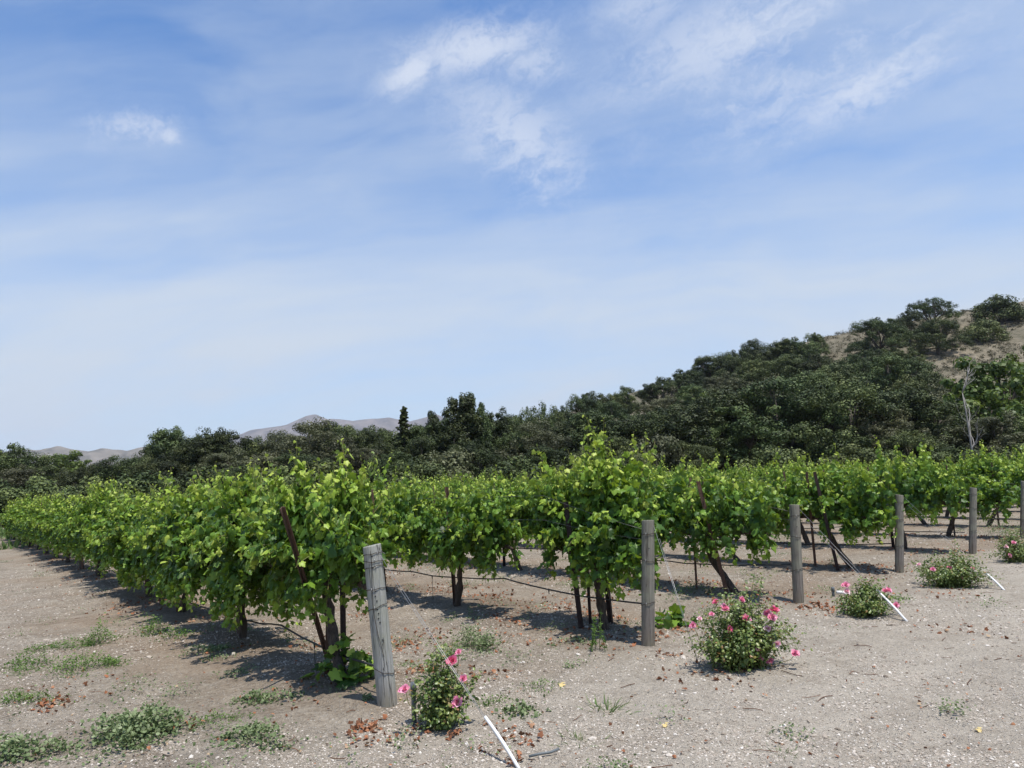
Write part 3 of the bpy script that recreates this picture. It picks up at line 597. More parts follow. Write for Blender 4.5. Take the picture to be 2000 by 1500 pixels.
def hill_brush():
    rng = np.random.default_rng(77); mb = MB(); n = 4200
    x = rng.uniform(20, 175, n*3); y = rng.uniform(95, 185, n*3); ok = (x/y > .33) & (vn(x, y, 14, 51)+vn(x, y, 5, 52)*.6 > -.22); x = x[ok][:n]; y = y[ok][:n]
    z = gz(x, y); s = rng.uniform(.35, 1.0, len(x)); C = np.stack([x, y, z+s*.4], -1)
    leaf_clumps(mb, rng, C, s*.85, 30, .16, np.clip(.5+.2*rng.normal(size=len(x)), 0, 1), .6)
    tag(link('dry_brush', mb.mesh('dry_brush', M_BRUSH)), 'dry grey brown scrub dotted over the bare hillside', 'scrub', kind='stuff')
hill_brush()

# ------------------------------------------------------------------ vines
def vine_meshes(seed, lean=.0, full=1.0, hang=.12, top=1.0, half=1.08, wide=.22, tall_at=None, skirt=.30):
    rng = np.random.default_rng(seed); fo = MB(); sh = MB(); tr = MB(); co = MB(); hc = .80
    P = []; Nn = []; Up = []; S = []; A = []
    def shoot(base, d, L, droop, side, step=.045):
        q = np.array(base, float); d = unit(np.array(d, float)); pts = [q.copy()]; n = max(4, int(L/step)); ph = rng.uniform(0, 6)
        for i in range(n):
            f = i/n
            d = unit(d+rng.normal(size=3)*.075+np.array([0, side*.015*(droop < .3), -droop*(f+(.35 if droop > .3 else 0))])); q = q+d*step
            if q[2] < (.16 if skirt > .4 else .30): break
            if i % 4 == 3: pts.append(q.copy())
            for rep in range(3 if f < .6 else 2 if f < .88 else 1):
                out = unit(np.array([math.cos(ph), math.sin(ph)*1.5+side*.7, .15])+rng.normal(size=3)*.35); ph += 2.5
                pl = rng.uniform(.03, .125)*(1-.6*f); p = q+out*pl
                s = (.094-.054*max(0, f-.4)/.6)*rng.uniform(.45, 1.35)
                if f > .9: s *= .62
                P.append(p); S.append(s)
                Nn.append(np.array([out[0]*.8, out[1]*1.0, .42])+rng.normal(size=3)*.66); Up.append(np.array([out[0]*.6, out[1]*.6, -.75])+rng.normal(size=3)*.30)
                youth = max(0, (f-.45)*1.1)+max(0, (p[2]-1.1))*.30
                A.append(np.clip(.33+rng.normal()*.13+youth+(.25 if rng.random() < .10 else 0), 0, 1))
        pts.append(q.copy())
        if len(pts) > 2: sh.tube(pts, np.linspace(.0048, .0018, len(pts)), 4, cap=False)
    n = int(29*full)
    for i in range(n):
        x = -half+2*half*(i+rng.uniform(.1, .9))/n; side = rng.choice([-1, 1])
        L = rng.uniform(.55, .98)*top*(1.02+.20*math.sin(x*4.2+seed*1.7)-.16*(abs(x)/half)**3)
        shoot((x, rng.normal()*.02, hc+.02), (rng.normal()*.22, side*rng.uniform(.05, .5)*wide/.3, 1), L, rng.uniform(.0, .10), side)
    for i in range(int(n*hang*2.2)):      # shoots that fell outward
        x = rng.uniform(-half, half); side = rng.choice([-1, 1])
        shoot((x, side*.05, hc+.15), (rng.normal()*.3, side*.8, .55), rng.uniform(.45, .8), .29, side)
    for i in range(int(n*skirt*3)):       # shoots hanging down below the arms
        x = rng.uniform(-half, half); side = rng.choice([-1, 1])
        shoot((x, side*.06, hc+.12), (rng.normal()*.5, side*.75, -.15), rng.uniform(.42, .45+.50*min(1, skirt*1.5)), .60, side)
    for i in range(rng.integers(2, 6)):   # a few long ones above the rest
        x = rng.uniform(-half, half)*.9; shoot((x, 0, hc+.1), (rng.normal()*.15, rng.normal()*.15, 1), rng.uniform(.88, 1.16)*top, -.01, 0)
    for (xt, Lt) in (tall_at or []): 
        for _ in range(8): shoot((xt+rng.normal()*.13, rng.normal()*.04, hc+.1), (rng.normal()*.09, rng.normal()*.09, 1), Lt*rng.uniform(.72, 1), -.05, 0, .038)
    P = np.array(P); Nn = np.array(Nn); Up = np.array(Up); S = np.array(S); A = np.array(A); pick = rng.integers(0, 4, len(P))
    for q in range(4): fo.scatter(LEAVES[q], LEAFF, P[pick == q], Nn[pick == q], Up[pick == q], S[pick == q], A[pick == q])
    # trunk: gnarled, leaning, and two arms along the wire
    nseg = 12; tt = np.linspace(0, 1, nseg)
    px_ = lean*(1-tt)**1.3+np.cumsum(rng.normal(size=nseg))*.006; py_ = np.cumsum(rng.normal(size=nseg))*.007; py_ -= py_[-1]*tt
    T = np.stack([px_, py_, -.08+(hc+.05)*tt], -1)
    tr.tube(T, (.050-.014*tt)*(1+.14*rng.normal(size=nseg)), 12, rough=.13, rng=rng)
    for s in (-1, 1):
        m = 12; u = np.linspace(0, 1, m)
        C = np.stack([px_[-1]+s*u*half, np.cumsum(rng.normal(size=m))*.010, hc-.05+.05*np.sin(u*2.2)+rng.normal(size=m)*.010], -1); C[0] = T[-1]-np.array([0, 0, .05])
        co.tube(C, (.030-.013*u)*(1+.16*rng.normal(size=m)), 9, rough=.12, rng=rng)
    for i in range(16):                   # spurs
        x = rng.uniform(-half, half); co.tube([(x, 0, hc-.02), (x+rng.normal()*.02, rng.normal()*.02, hc+.07)], [.016, .010], 5)
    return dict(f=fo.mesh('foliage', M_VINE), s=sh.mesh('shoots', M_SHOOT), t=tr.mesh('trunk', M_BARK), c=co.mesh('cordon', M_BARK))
pool_low = [vine_meshes(150+i, hang=.34, skirt=.62, half=.87, top=[.98, .9, 1.0, .92][i], tall_at=[[(.1, 1.12)], [(.3, 1.05)], None, [(-.4, 1.08)]][i], lean=[.1, -.1, .2, 0][i]) for i in range(4)]
pool = [vine_meshes(100+i, lean=[.05, .32, -.25, .42, -.36, .2, -.1, .45][i], hang=[.2, .12, .25, .15, .3, .12, .2, .1][i], top=[1, 1.04, .95, 1, 1.02, .93, 1.06, 1][i]) for i in range(8)]
# local +x points away from the camera along the row, so lean < 0 puts the foot nearer the end post
own = {(0, 0): vine_meshes(200, lean=-.42, full=1.1, hang=.26, top=1.02, wide=.22, skirt=.16, half=.82, tall_at=[(.30, 1.22), (-.25, 1.05)]),
       (0, 1): vine_meshes(201, lean=-.1, full=1.05, hang=.4, half=.90, top=.95, wide=.24, skirt=.68, tall_at=[(.2, 1.08)]),
       (0, 2): vine_meshes(202, lean=.1, full=1.05, hang=.36, half=.90, top=.98, wide=.24, skirt=.68, tall_at=[(-.2, 1.06)]),
       (0, 3): vine_meshes(203, lean=.0, full=1.1, hang=.32, half=.9, top=.92, wide=.24, skirt=.85),
       (1, 0): vine_meshes(204, lean=-.12, full=1.1, hang=.16, top=1.0, half=.80, tall_at=[(-.30, 1.44), (-.16, 1.2), (.60, 1.2)]),
       (1, 1): vine_meshes(205, lean=.15, full=1.0, hang=.18, top=.86),
       (2, 0): vine_meshes(206, lean=-.55, full=1.05, hang=.22, top=.95),
       (3, 0): vine_meshes(207, lean=-.45, full=1.0, hang=.20, top=1.0)}
ORD = ['first', 'second', 'third', 'fourth', 'fifth', 'sixth', 'seventh', 'eighth', 'ninth', 'tenth', 'eleventh', 'twelfth', 'thirteenth', 'fourteenth', 'fifteenth', 'sixteenth']
ROWN = ['of the nearest row, behind the leaning pale post', 'of the second row, behind the straight post', 'of the third row, beside the big rose bush',
        'of the fourth row, near the third rose bush', 'of the fifth row, next to last post', 'of the sixth row, at the right edge post']
STEP = 2.15; B0 = {0: 1.12, 1: .90, 2: 1.35, 3: 1.1}
def inview(p, z=1.2, marg=160):
    q = proj((p[0], p[1], z)); return q is not None and -marg < q[0] < 2000+marg
def lstake(h, w=.036, t=.005):
    mb = MB(); mb.box((0, 0, h/2-.1), (w, t, h+.2)); mb.box((w/2-t/2, -w/2-t/2+.0002, h/2-.1), (t, w-.001, h+.2)); return mb
me_stake = lstake(1.52).mesh('metal_stake', M_STAKE, False); me_stake_d = lstake(1.45).mesh('metal_stake', M_STAKE_D, False)
vr = random.Random(3)
nv = 0
for k in range(NROW):
    nb = int((ROWLEN-B0.get(k, 1.15))/STEP)+1
    for i in range(nb):
        b = B0.get(k, 1.15)+i*STEP+(vr.uniform(-.08, .08) if i else 0); p = along(k, b)
        if not inview(p): continue
        if (k, i) == (1, 0): p = p+PD*.24
        me = own.get((k, i)) or vr.choice(pool_low if k == 0 else pool); nv += 1
        if k < 6: lb = f'{ORD[i]} grapevine {ROWN[k]}'; g = f'grapevines {ROWN[k].split(",")[0]}'
        else: lb = f'far grapevine in the {ORD[k]} row from the camera, {ORD[i]} from its road end'; g = 'grapevines of the farthest rows'
        z = gzf(*p); flip = (k, i) not in own and vr.random() < .5
        r = empty('grapevine', (p[0], p[1], z), RANG+(math.pi if flip else 0)+vr.uniform(-.02, .02), lb, 'grapevine', g)
        s = 1.0 if (k, i) in own else vr.uniform(.86, 1.10); r.scale = (1, vr.uniform(.80, 1.02), s)
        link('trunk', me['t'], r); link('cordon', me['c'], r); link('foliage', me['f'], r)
        if k < 4: link('shoots', me['s'], r)
        # a steel stake by every vine
        if k < 6 or i % 2 == 0:
            q = p+RD*vr.uniform(.10, .22)*(1 if (k, i) != (0, 0) else -.6)+PD*vr.uniform(-.05, .05)
            o = link('metal_stake', me_stake_d if vr.random() < .4 else me_stake, None, (q[0], q[1], gzf(*q)), (vr.uniform(-.05, .05), vr.uniform(-.06, .06), vr.uniform(0, 6)))
            if k < 6: tag(o, f'metal stake at {ORD[i]} grapevine {ROWN[k]}', 'stake', 'metal vine stakes')
            else: tag(o, f'metal stake lost in leaves of the {ORD[k]} row, {ORD[i]} from its road end', 'stake', 'metal stakes of the farthest rows')
print('vines', nv)

def rod(a, b, w, m, name, label):       # leaning metal stake between two points
    a = Vector(a); b = Vector(b); L = (b-a).length; mb = MB(); t = .006
    mb.box((0, 0, L/2), (w, t, L)); mb.box((w/2-t/2, -w/2-t/2+.0002, L/2), (t, w-.001, L))
    o = link(name, mb.mesh(name, m, False), None, a); o.rotation_euler = (b-a).to_track_quat('Z', 'Y').to_euler(); return tag(o, label, 'stake', 'metal vine stakes')
def at_depth(px, py, dy):
    d = D(px, py); return np.array([0, 0, H])+d*(dy/d[1])
# leaning rusty stakes the photograph shows plainly
fs = on_ground(655, 1300)
rod(at_depth(553, 990, 5.75), at_depth(553, 990, 5.75)*.0+np.array([fs[0], fs[1]-.02, fs[2]-.1]), .030, M_STAKE, 'metal_stake', 'leaning rusty stake emerging from leaves at the left of the nearest vine')
b1 = on_ground(672, 1300); rod((b1[0], b1[1], b1[2]-.1), (b1[0]-.02, b1[1]+.05, 1.2), .045, M_STAKE_D, 'metal_stake', 'dark upright stake beside the trunk of the nearest vine')
for (x0, y0, zt, dx, lab) in [(1140, 1225, 1.35, -.10, 'dark stake leaning left of the trunk behind the second post'), (1197, 1218, .95, -.04, 'short dark stake right of the trunk behind the second post'),
                              (160, 1112, 1.42, .0, 'rusty stake standing in the nearest row near its far end'), (314, 1182, 1.40, .0, 'rusty stake topping out among leaves of the nearest row, left of centre'),
                              (1425, 1160, 1.5, -.28, 'leaning rusty stake crossing the trunk behind the big rose bush'), (1640, 1112, 1.55, -.22, 'leaning dark stake in the row behind the third post')]:
    g = on_ground(x0, y0); rod((g[0], g[1], g[2]-.08), (g[0]+dx, g[1]+.02, zt), .045, M_STAKE if 'rusty' in lab else M_STAKE_D, 'metal_stake', lab)

# ------------------------------------------------------------------ wires and drip hose
def sag(P, n=14, s=.03, rng=None, wob=0.0):
    out = []
    for a, b in zip(P[:-1], P[1:]):
        for t in np.linspace(0, 1, n, endpoint=False):
            q = a*(1-t)+b*t; q = q-np.array([0, 0, s*4*t*(1-t)]); 
            if rng is not None: q = q+rng.normal(size=3)*wob
            out.append(q)
    out.append(P[-1]); return np.array(out)
wr = np.random.default_rng(12)
LEAN = []
for _p, _tx, _h in zip(posts, [727, 1265, 1550, 1755, 1900, 1999], [1.15, 1.16, 1.16, 1.14, 1.14, 1.15]):
    _d = np.linspace(-.2, .2, 161); _e = [abs(proj((_p[0]+q, _p[1]+.02, _h))[0]-_tx) for q in _d]; LEAN.append((math.atan(_d[int(np.argmin(_e))]/_h), .0))
for k in range(8):
    p0 = posts[k]; z0 = gzf(*p0)
    for j, (zp, zr) in enumerate([(1.08, 1.42), (.98, 1.15), (.80, .83)]):
        pts = [np.array([p0[0], p0[1], z0+zp])]
        for b in (1.4, 8, 16, 24, ROWLEN):
            q = along(k, b); pts.append(np.array([q[0], q[1], z0*0+zr]))
        mb = MB(); mb.tube(sag(pts, 6, .015), .0021, 4)
        rn = f'the {ORD[k] if k else "nearest"} row'
        tag(link('trellis_wire', mb.mesh('trellis_wire', M_WIRED)), f'{["upper", "middle", "lower"][j]} trellis wire of {rn}', 'wire', 'trellis wires')
    pts = []
    for b in np.arange(.1, ROWLEN, 2.15):
        q = along(k, b)+PD*.06; pts.append(np.array([q[0], q[1], (.40 if b > .5 else .42)+wr.uniform(-.06, .05)-(.16 if k == 0 else 0)]))
    mb = MB(); hp = sag(pts, 8, .035, wr, .004); mb.tube(hp, .0085, 6)
    ho = link('drip_hose', mb.mesh('drip_hose', M_HOSE)); rn = f'the {ORD[k] if k else "nearest"} row'
    tag(ho, f'black drip hose hanging low along {rn}', 'hose', 'black drip hoses')
    if k < 3:
        for q in hp[5:60:9]:
            e = MB(); e.tube([q-np.array([0, 0, .005]), q-np.array([0, 0, .05])], [.010, .004], 6); link('emitter', e.mesh('emitter', M_HOSE), ho)
            if (int(q[0]*100)) % 3 == 0: e2 = MB(); e2.tube([q, q*[1, 1, .5], q*[1, 1, 0]+[.01, 0, .0]], .003, 4); link('drip_tube', e2.mesh('drip_tube', M_HOSE), ho)

# ------------------------------------------------------------------ end posts
def end_post(i, p, h, r, m, lean, label, loops, holes):
    z = gzf(*p); rng = np.random.default_rng(300+i)
    root = empty('end_post', (p[0], p[1], z), 0, label, 'post', 'wooden end posts of the vine rows'); root.rotation_euler = (lean[1], lean[0], rng.uniform(-.3, .3)*0)
    zz = np.concatenate([np.linspace(-.3, h-.012, 34), [h-.004, h]]); k = 48; th = np.arange(k)*2*np.pi/k; V = []
    gro = rng.normal(size=k)*.006; gro = (gro+np.roll(gro, 1))*.5
    for j, q in enumerate(zz):
        s = 1-.06*(q/h); s *= .965 if j == len(zz)-1 else (.99 if j == len(zz)-2 else 1)
        rr = r*s*(1+gro+.012*np.sin(2*th+i)+rng.normal(size=k)*.003)
        V.append(np.stack([np.cos(th)*rr, np.sin(th)*rr, np.full(k, q)+(.006*np.cos(th+i) if q > h-.02 else 0)], -1))
    V = np.concatenate(V); n = len(zz)
    mb = MB(); mb.add(V, [(a*k+j, a*k+(j+1) % k, (a+1)*k+(j+1) % k, (a+1)*k+j) for a in range(n-1) for j in range(k)])
    c = mb.n; mb.V.append(np.array([[0, 0, h-.003]], np.float32)); mb.A.append(np.array([.5], np.float32)); mb.n += 1
    mb.Fs.append(np.array([((n-1)*k+j, (n-1)*k+(j+1) % k, c) for j in range(k)], np.int32))
    link('shaft', mb.mesh('shaft', m), root)
    for zl, tilt in loops:
        e = MB(); th2 = np.linspace(0, 2*np.pi, 40); rr = r*(1-.06*zl/h)+.004+rng.normal(size=40)*.0012; rr[-1] = rr[0]
        e.tube(np.stack([np.cos(th2)*rr, np.sin(th2)*rr, zl+tilt*np.cos(th2+rng.uniform(0, 1))+.003*np.sin(th2*5)], -1), .0022, 5, cap=False)
        link('wire_loop', e.mesh('wire_loop', M_STAKE_D), root)
    if i == 0:
        e = MB(); zz2 = np.linspace(h*.97, .35, 40); u = -np.pi/2+.25*np.sin(zz2*7)-.25+.5*(h-zz2)
        rr = r*(1-.06*zz2/h)+.005; e.tube(np.stack([np.cos(u)*rr, np.sin(u)*rr, zz2], -1), .0018, 4); link('loose_wire', e.mesh('loose_wire', M_STAKE_D), root)
    for j in range(3 if i else 5):          # staples that hold the wires
        zl = loops[j % len(loops)][0]; an = -1.6+rng.normal()*.35; rr = r*(1-.06*zl/h)+.003; c = np.array([math.cos(an)*rr, math.sin(an)*rr, zl])
        e = MB(); e.tube([c+(0, 0, .014), c+np.array([math.cos(an), math.sin(an), 0])*.006, c-(0, 0, .014)], .0022, 5); link('staple', e.mesh('staple', M_WIRE), root)
    for ang, zh in holes:
        e = MB(); rr = r*(1-.06*zh/h)+.0012; c = np.array([math.cos(ang)*rr, math.sin(ang)*rr, zh]); d = np.array([math.cos(ang), math.sin(ang), 0]); e.tube([c-d*.01, c+d*.0015], .0055, 8)
        link('bolt_hole', e.mesh('bolt_hole', M_HOSE), root)
    return root
PL = ['tall pale grey leaning wooden post with wire loops beside the small rose bush', 'straight grey wooden post standing right of centre behind the big rose bush', 'grey wooden post leaning slightly left, its top hidden among vine leaves',
      'fourth wooden post from the left, above the low spreading rose bush', 'slim grey post, next to last on the right', 'wooden post cut off by the right edge']
hl0 = [(-1.45, 1.075), (-1.42, .82), (-1.52, .785), (-1.40, .75), (-1.46, .69), (-1.36, .66), (-1.42, .625), (-1.30, .595), (-1.48, .99), (-1.2, .47)]
for i in range(8):
    p = posts[i] if i < 6 else None
    if i >= 6: continue
    lean = LEAN[i]
    end_post(i, p, [1.15, 1.16, 1.16, 1.14, 1.14, 1.15][i], [.072, .063, .062, .060, .058, .058][i], M_POST0 if i == 0 else M_POST, lean, PL[i],
             [(1.09, .006), (1.04, -.008), (.99, .012), (.83, .006), (.70, .02), (.25, -.03)] if i == 0 else [(1.03, .01), (.78, -.01), (.38, .02)], hl0 if i == 0 else [(-1.6, .9)])
# posts at the far end of the rows
mfp = MB(); mfp.tube([(0, 0, -.3), (0, 0, 1.0), (0.01, 0, 1.45)], [.06, .055, .05], 10)
mfp = mfp.mesh('end_post', post_mat('bleached_wood', (.3, .29, .27), (.45, .44, .41), (.58, .56, .52)))
for k in range(0, 9):
    p = along(k, ROWLEN+.8)
    if inview(p, 1.2, 60):
        o = link('end_post', mfp, None, (p[0], p[1], gzf(*p)), (vr.uniform(-.05, .05), vr.uniform(-.06, .12), 0))
        tag(o, ['bleached post at the far end of the nearest row, at the left edge'][0] if k == 0 else f'bleached post at the far end of the {ORD[k]} row, barely above the leaves', 'post', 'posts at the far end of the rows')

# ------------------------------------------------------------------ guy wires with plastic sleeves
def guy(i, foot, sleeve_len, label, off=0.0):
    p = posts[i]; z = gzf(*p); h = 1.10; lean = LEAN[i]
    top = np.array([p[0]+lean[0]*h+.05, p[1]-.04, z+h]); f = on_ground(*foot); d = unit(f-top)
    root = empty('guy_wire', tuple(f), 0, label, 'wire', 'guy wires of the end posts'); inv = -f
    for s in ((0, 0, 0), (.05, .02, -.12)):
        e = MB(); e.tube(np.array([top+s, f-d*.05+np.array(s)*.3])+inv, .0018, 4); link('wire', e.mesh('wire', M_WIRE), root)
    if sleeve_len:
        e = MB(); a = f-d*sleeve_len; nrm = unit(np.cross(d, (0, 0, 1)))
        t = np.linspace(0, 1, 8); C = a[None]*(1-t)[:, None]+(f+d*.03)[None]*t[:, None]+np.array([0, 0, 1])*(.012*np.sin(t*3.1))[:, None]
        e.tube(C+inv, .0105 if i == 0 else .013, 10); link('sleeve', e.mesh('sleeve', M_PVC), root)
    return root
guy(0, (1012, 1500), .36, 'guy wires from the leaning pale post, with white sleeve lying at bottom centre')
guy(1, (1365, 1300), 0, 'thin guy wires from the straight post down into the big rose bush')
guy(2, (1770, 1213), .42, 'guy wires and white sleeve running over the third rose bush')
guy(3, (1960, 1152), .32, 'guy wires and white sleeve beyond the low spreading rose bush')

# ------------------------------------------------------------------ roses
def flower_mesh(seed, r, tint):
    rng = np.random.default_rng(seed); mb = MB(); n = 26
    a = np.arange(n)*2.4; f = np.linspace(0, 1, n)
    out = np.stack([np.cos(a), np.sin(a), np.zeros(n)], -1); el = (1-f)*1.35+.05
    Nn = np.stack([-np.cos(a)*np.sin(el), -np.sin(a)*np.sin(el), np.cos(el)], -1); Up = out*np.cos(el)[:, None]+np.array([0, 0, 1])*np.sin(el)[:, None]
    T, TF = oval(.55, -.15, -.22); P = out*(f*.12*r)[:, None]+rng.normal(size=(n, 3))*.03*r
    mb.scatter(T, TF, P, Nn+rng.normal(size=(n, 3))*.15, Up, r*(.55+.5*f)*rng.uniform(.85, 1.1, n), np.clip(tint+rng.normal(size=n)*.12+.15*f, 0, 1)); return mb.mesh('flower', M_PINK)
FL = [flower_mesh(i, 1.0, [.2, .45, .55, .85][i]) for i in range(4)]
def rose(base, wpx, hpx, flowers, label, seed, n=520, lobes=None):
    b = on_ground(*base); dist = math.hypot(b[0], b[1]); w = wpx/F*dist; h = hpx/F*dist*1.0
    rng = np.random.default_rng(seed); root = empty('rose_bush', tuple(b), 0, label, 'rose bush', 'rose bushes at the row ends'); root.rotation_euler = (0, 0, 0)
    st = MB(); fo = MB(); P = []; Nn = []; Up = []; S = []; A = []
    tips = []
    for i in range(n//7):
        a = rng.uniform(0, 2*np.pi); e = rng.uniform(0, 1)**.75
        tip = np.array([math.cos(a)*w*.5*e*rng.uniform(.7, 1.12), math.sin(a)*w*.42*e, h*(1-.55*e**2.2)*rng.uniform(.22, 1.0)**.8*(1.25 if i % 7 == 0 else .92)]); tips.append(tip)
        b0 = np.array([rng.normal()*.10*w, rng.normal()*.08*w, 0]); mid = b0*.5+tip*.5+np.array([0, 0, .12*h])
        u = np.linspace(0, 1, 7)[:, None]; C = b0*(1-u)**2+2*mid*u*(1-u)+tip*u*u; st.tube(C, np.linspace(.0045, .0015, 7), 4, cap=False)
        m = 62
        uu = rng.uniform(.12, 1.0, m)[:, None]; Q = b0*(1-uu)**2+2*mid*uu*(1-uu)+tip*uu*uu
        Q = Q+rng.normal(size=(m, 3))*.034; dn = unit(Q*np.array([1, 1, .5])+rng.normal(size=(m, 3))*.1)
        P.append(Q); Nn.append(dn*.6+rng.normal(size=(m, 3))*.5+np.array([0, 0, .7])); Up.append(dn+rng.normal(size=(m, 3))*.6)
        S.append(rng.uniform(.018, .038, m)); A.append(np.clip(.42+rng.normal(size=m)*.2+(uu[:, 0] > .93)*.3, 0, 1))
    P = np.concatenate(P); P[:, 2] = np.maximum(P[:, 2], .015)
    fo.scatter(OVAL, OVALF, P, np.concatenate(Nn), np.concatenate(Up), np.concatenate(S), np.concatenate(A))
    link('stems', st.mesh('stems', M_SHOOT), root); link('foliage', fo.mesh('foliage', M_ROSEL), root)
    for (fx, fy, fr, t) in flowers:       # flowers where the photograph has them, on the side that faces the road
        q = at_depth(fx, fy, b[1]-.10-.1*rng.random())-b
        q[2] = max(q[2], .05); o = link('flower', FL[t], root, tuple(q)); r = fr*.74/F*dist; o.scale = (r, r, r*.9)
        o.rotation_euler = (rng.uniform(.5, 1.2), rng.uniform(-.4, .4), rng.uniform(-.6, .6))
        ds = MB(); ds.tube([q*np.array([.55, .8, .35]), q*np.array([.9, 1, .7]), q], [.003, .002, .002], 4, cap=False); link('flower_stem', ds.mesh('flower_stem', M_SHOOT), root)
    return root
rose((866, 1420), 135, 160, [(884, 1291, 15, 0), (896, 1274, 9, 2), (904, 1326, 11, 1), (893, 1371, 15, 2), (791, 1347, 14, 2)], 'small upright rose bush with few pink blooms beside the leaning pale post', 1, 330)
rose((1452, 1305), 195, 150, [(1457, 1209, 15, 2), (1415, 1189, 13, 1), (1448, 1172, 10, 1), (1398, 1176, 8, 0), (1512, 1192, 13, 0), (1508, 1206, 12, 2), (1497, 1198, 10, 1), (1390, 1200, 7, 2), (1354, 1221, 9, 2), (1367, 1209, 7, 3), (1425, 1229, 9, 0), (1481, 1267, 10, 3), (1466, 1275, 8, 1), (1505, 1292, 10, 2), (1553, 1277, 12, 2), (1486, 1285, 8, 2), (1518, 1258, 9, 3), (1500, 1228, 9, 3)], 'large rounded rose bush covered in pink blooms, right of centre', 2, 900)
rose((1695, 1200), 110, 66, [(1652, 1143, 9, 2), (1654, 1155, 8, 3), (1735, 1153, 9, 2), (1750, 1182, 8, 2), (1728, 1154, 7, 1)], 'scraggly small rose bush with pale pink blooms under the slanting white sleeve', 3, 420)
rose((1857, 1146), 140, 66, [(1822, 1112, 6, 2), (1855, 1109, 6, 2), (1880, 1130, 6, 3), (1795, 1103, 5, 3), (1900, 1110, 5, 2)], 'low wide spreading rose bush near the fourth post', 4, 620)
rose((1988, 1098), 90, 60, [(1965, 1068, 5, 3), (1980, 1060, 5, 2), (1972, 1085, 5, 2)], 'rose bush cut off by the right edge', 5, 360)

# irrigation risers
def riser(px, py, h, label, elbow=False):
    b = on_ground(px, py); root = empty('irrigation_riser', tuple(b), 0, label, 'riser pipe')
    e = MB(); e.tube([(0, 0, -.05), (0, 0, h)], .017, 12); e.tube([(0, 0, h-.05), (0, 0, h+.006)], .021, 12); link('pipe', e.mesh('pipe', M_GREYPIPE), root)
    if elbow: e = MB(); e.tube([(.03, -.03, .055), (.12, -.03, .05), (.15, -.03, .0)], .02, 10); link('elbow', e.mesh('elbow', M_PVC), root)
riser(809, 1414, .265, 'short grey irrigation pipe standing left of the small rose bush')
riser(1628, 1165, .11, 'dark riser with white elbow left of the scraggly rose bush', True)
e = MB(); hb = on_ground(1063, 1478); e.tube(np.array([(-.09, -.02, .012), (-.03, -.01, .02), (.04, .01, .02), (.09, .03, .03)]), .008, 8)
tag(link('hose_piece', e.mesh('hose_piece', M_GREYPIPE), None, tuple(hb)), 'short piece of dark hose lying on the gravel right of the white sleeve', 'hose')

# ------------------------------------------------------------------ weeds
def weed(px, py, wpx, hm, kind, name, label, seed, n=420, flatten=1.0, leaf=.03, group='weeds on the bare soil'):
    b = on_ground(px, py); dist = math.hypot(b[0], b[1]); w = wpx/F*dist*1.12; n = int(n*1.3); rng = np.random.default_rng(seed); mb = MB()
    k = max(5, int(w/.10)); cen = rng.normal(size=(k, 2))*np.array([w*.24, w*.20*flatten])
    q = cen[rng.integers(0, k, n)]+rng.normal(size=(n, 2))*(.05+.06*rng.random((n, 1))**2); far_ = rng.random(n) < .14; q[far_] = rng.normal(size=(far_.sum(), 2))*w*.30*np.array([1, flatten])
    r = np.linalg.norm(q/np.array([w*.5, w*.5*flatten]), axis=1)
    zz = rng.uniform(.1, 1, n)*hm*1.7*(.35+1.1*np.clip(vn(q[:, 0]+px, q[:, 1]+py, .09, 61)+.5, 0, 1))*np.clip(1.15-r*.7, .18, 1)
    x = q[:, 0]; y = q[:, 1]; gg = gz(x+b[0], y+b[1])-b[2]
    P = np.stack([x, y, gg+zz], -1)
    if kind == 'spire':
        for j in range(8):
            x0, y0 = rng.normal(size=2)*.05; L = hm*rng.uniform(.45, 1); t = np.linspace(0, 1, 6); bx, by = rng.normal(size=2)*.10
            C = np.stack([x0+bx*t**1.5, y0+by*t**1.5, float(gz(x0+b[0], y0+b[1]))-b[2]+L*t], -1); mb.tube(C, np.linspace(.003, .001, 6), 4, a=.5, cap=False)
            m_ = int(L/.012); u = rng.uniform(.1, 1, m_); Q = np.stack([np.interp(u, t, C[:, c]) for c in range(3)], -1)
            d = rng.normal(size=(m_, 3))+np.array([0, 0, .8]); mb.scatter(OVAL*np.array([.35, 1, 1]), OVALF, Q, rng.normal(size=(m_, 3))+np.array([0, 0, .6]), d, rng.uniform(.02, .05, m_)*(1.2-.6*u), np.clip(.5+rng.normal(size=m_)*.2, 0, 1))
        m = M_WEEDG
    elif kind == 'blade':
        P[:, 2] = gg-.005; d = np.stack([x/w*1.4, y/w*1.4, np.ones(n)*.9], -1)+rng.normal(size=(n, 3))*.28
        mb.scatter(BLADE*np.array([(.9 if hm > .2 else 1.6), 1, 1]), BLADEF, P, np.cross(d, rng.normal(size=(n, 3))), d, hm*rng.uniform(.4, 1.1, n), np.clip(.45+rng.normal(size=n)*.2, 0, 1)); m = M_GRASS
    else:
        Nn = rng.normal(size=(n, 3))*.75+np.array([0, 0, 1]); T, TF = (LEAF, LEAFF) if kind == 'vine' else (OVAL*np.array([1.5 if kind == 'round' else .7, 1, 1]), OVALF)
        mb.scatter(T, TF, P, Nn, rng.normal(size=(n, 3)), leaf*(.78 if kind != 'vine' else 1)*rng.uniform(.5, 1.4, n), np.clip(.45+rng.normal(size=n)*.24+(zz/hm-.7)*.25, 0, 1))
        m = {'round': M_WEED, 'fine': M_WEEDG, 'vine': M_VINE, 'sage': M_WEED}[kind]
        for j in rng.integers(0, n, n//14): mb.tube([(P[j, 0]*.75, P[j, 1]*.75, gg[j]-.01), P[j]], .0016, 3, cap=False)
    tag(link(name, mb.mesh(name, m), None, tuple(b)), label, 'weed' if kind != 'vine' else 'vine sucker', group)
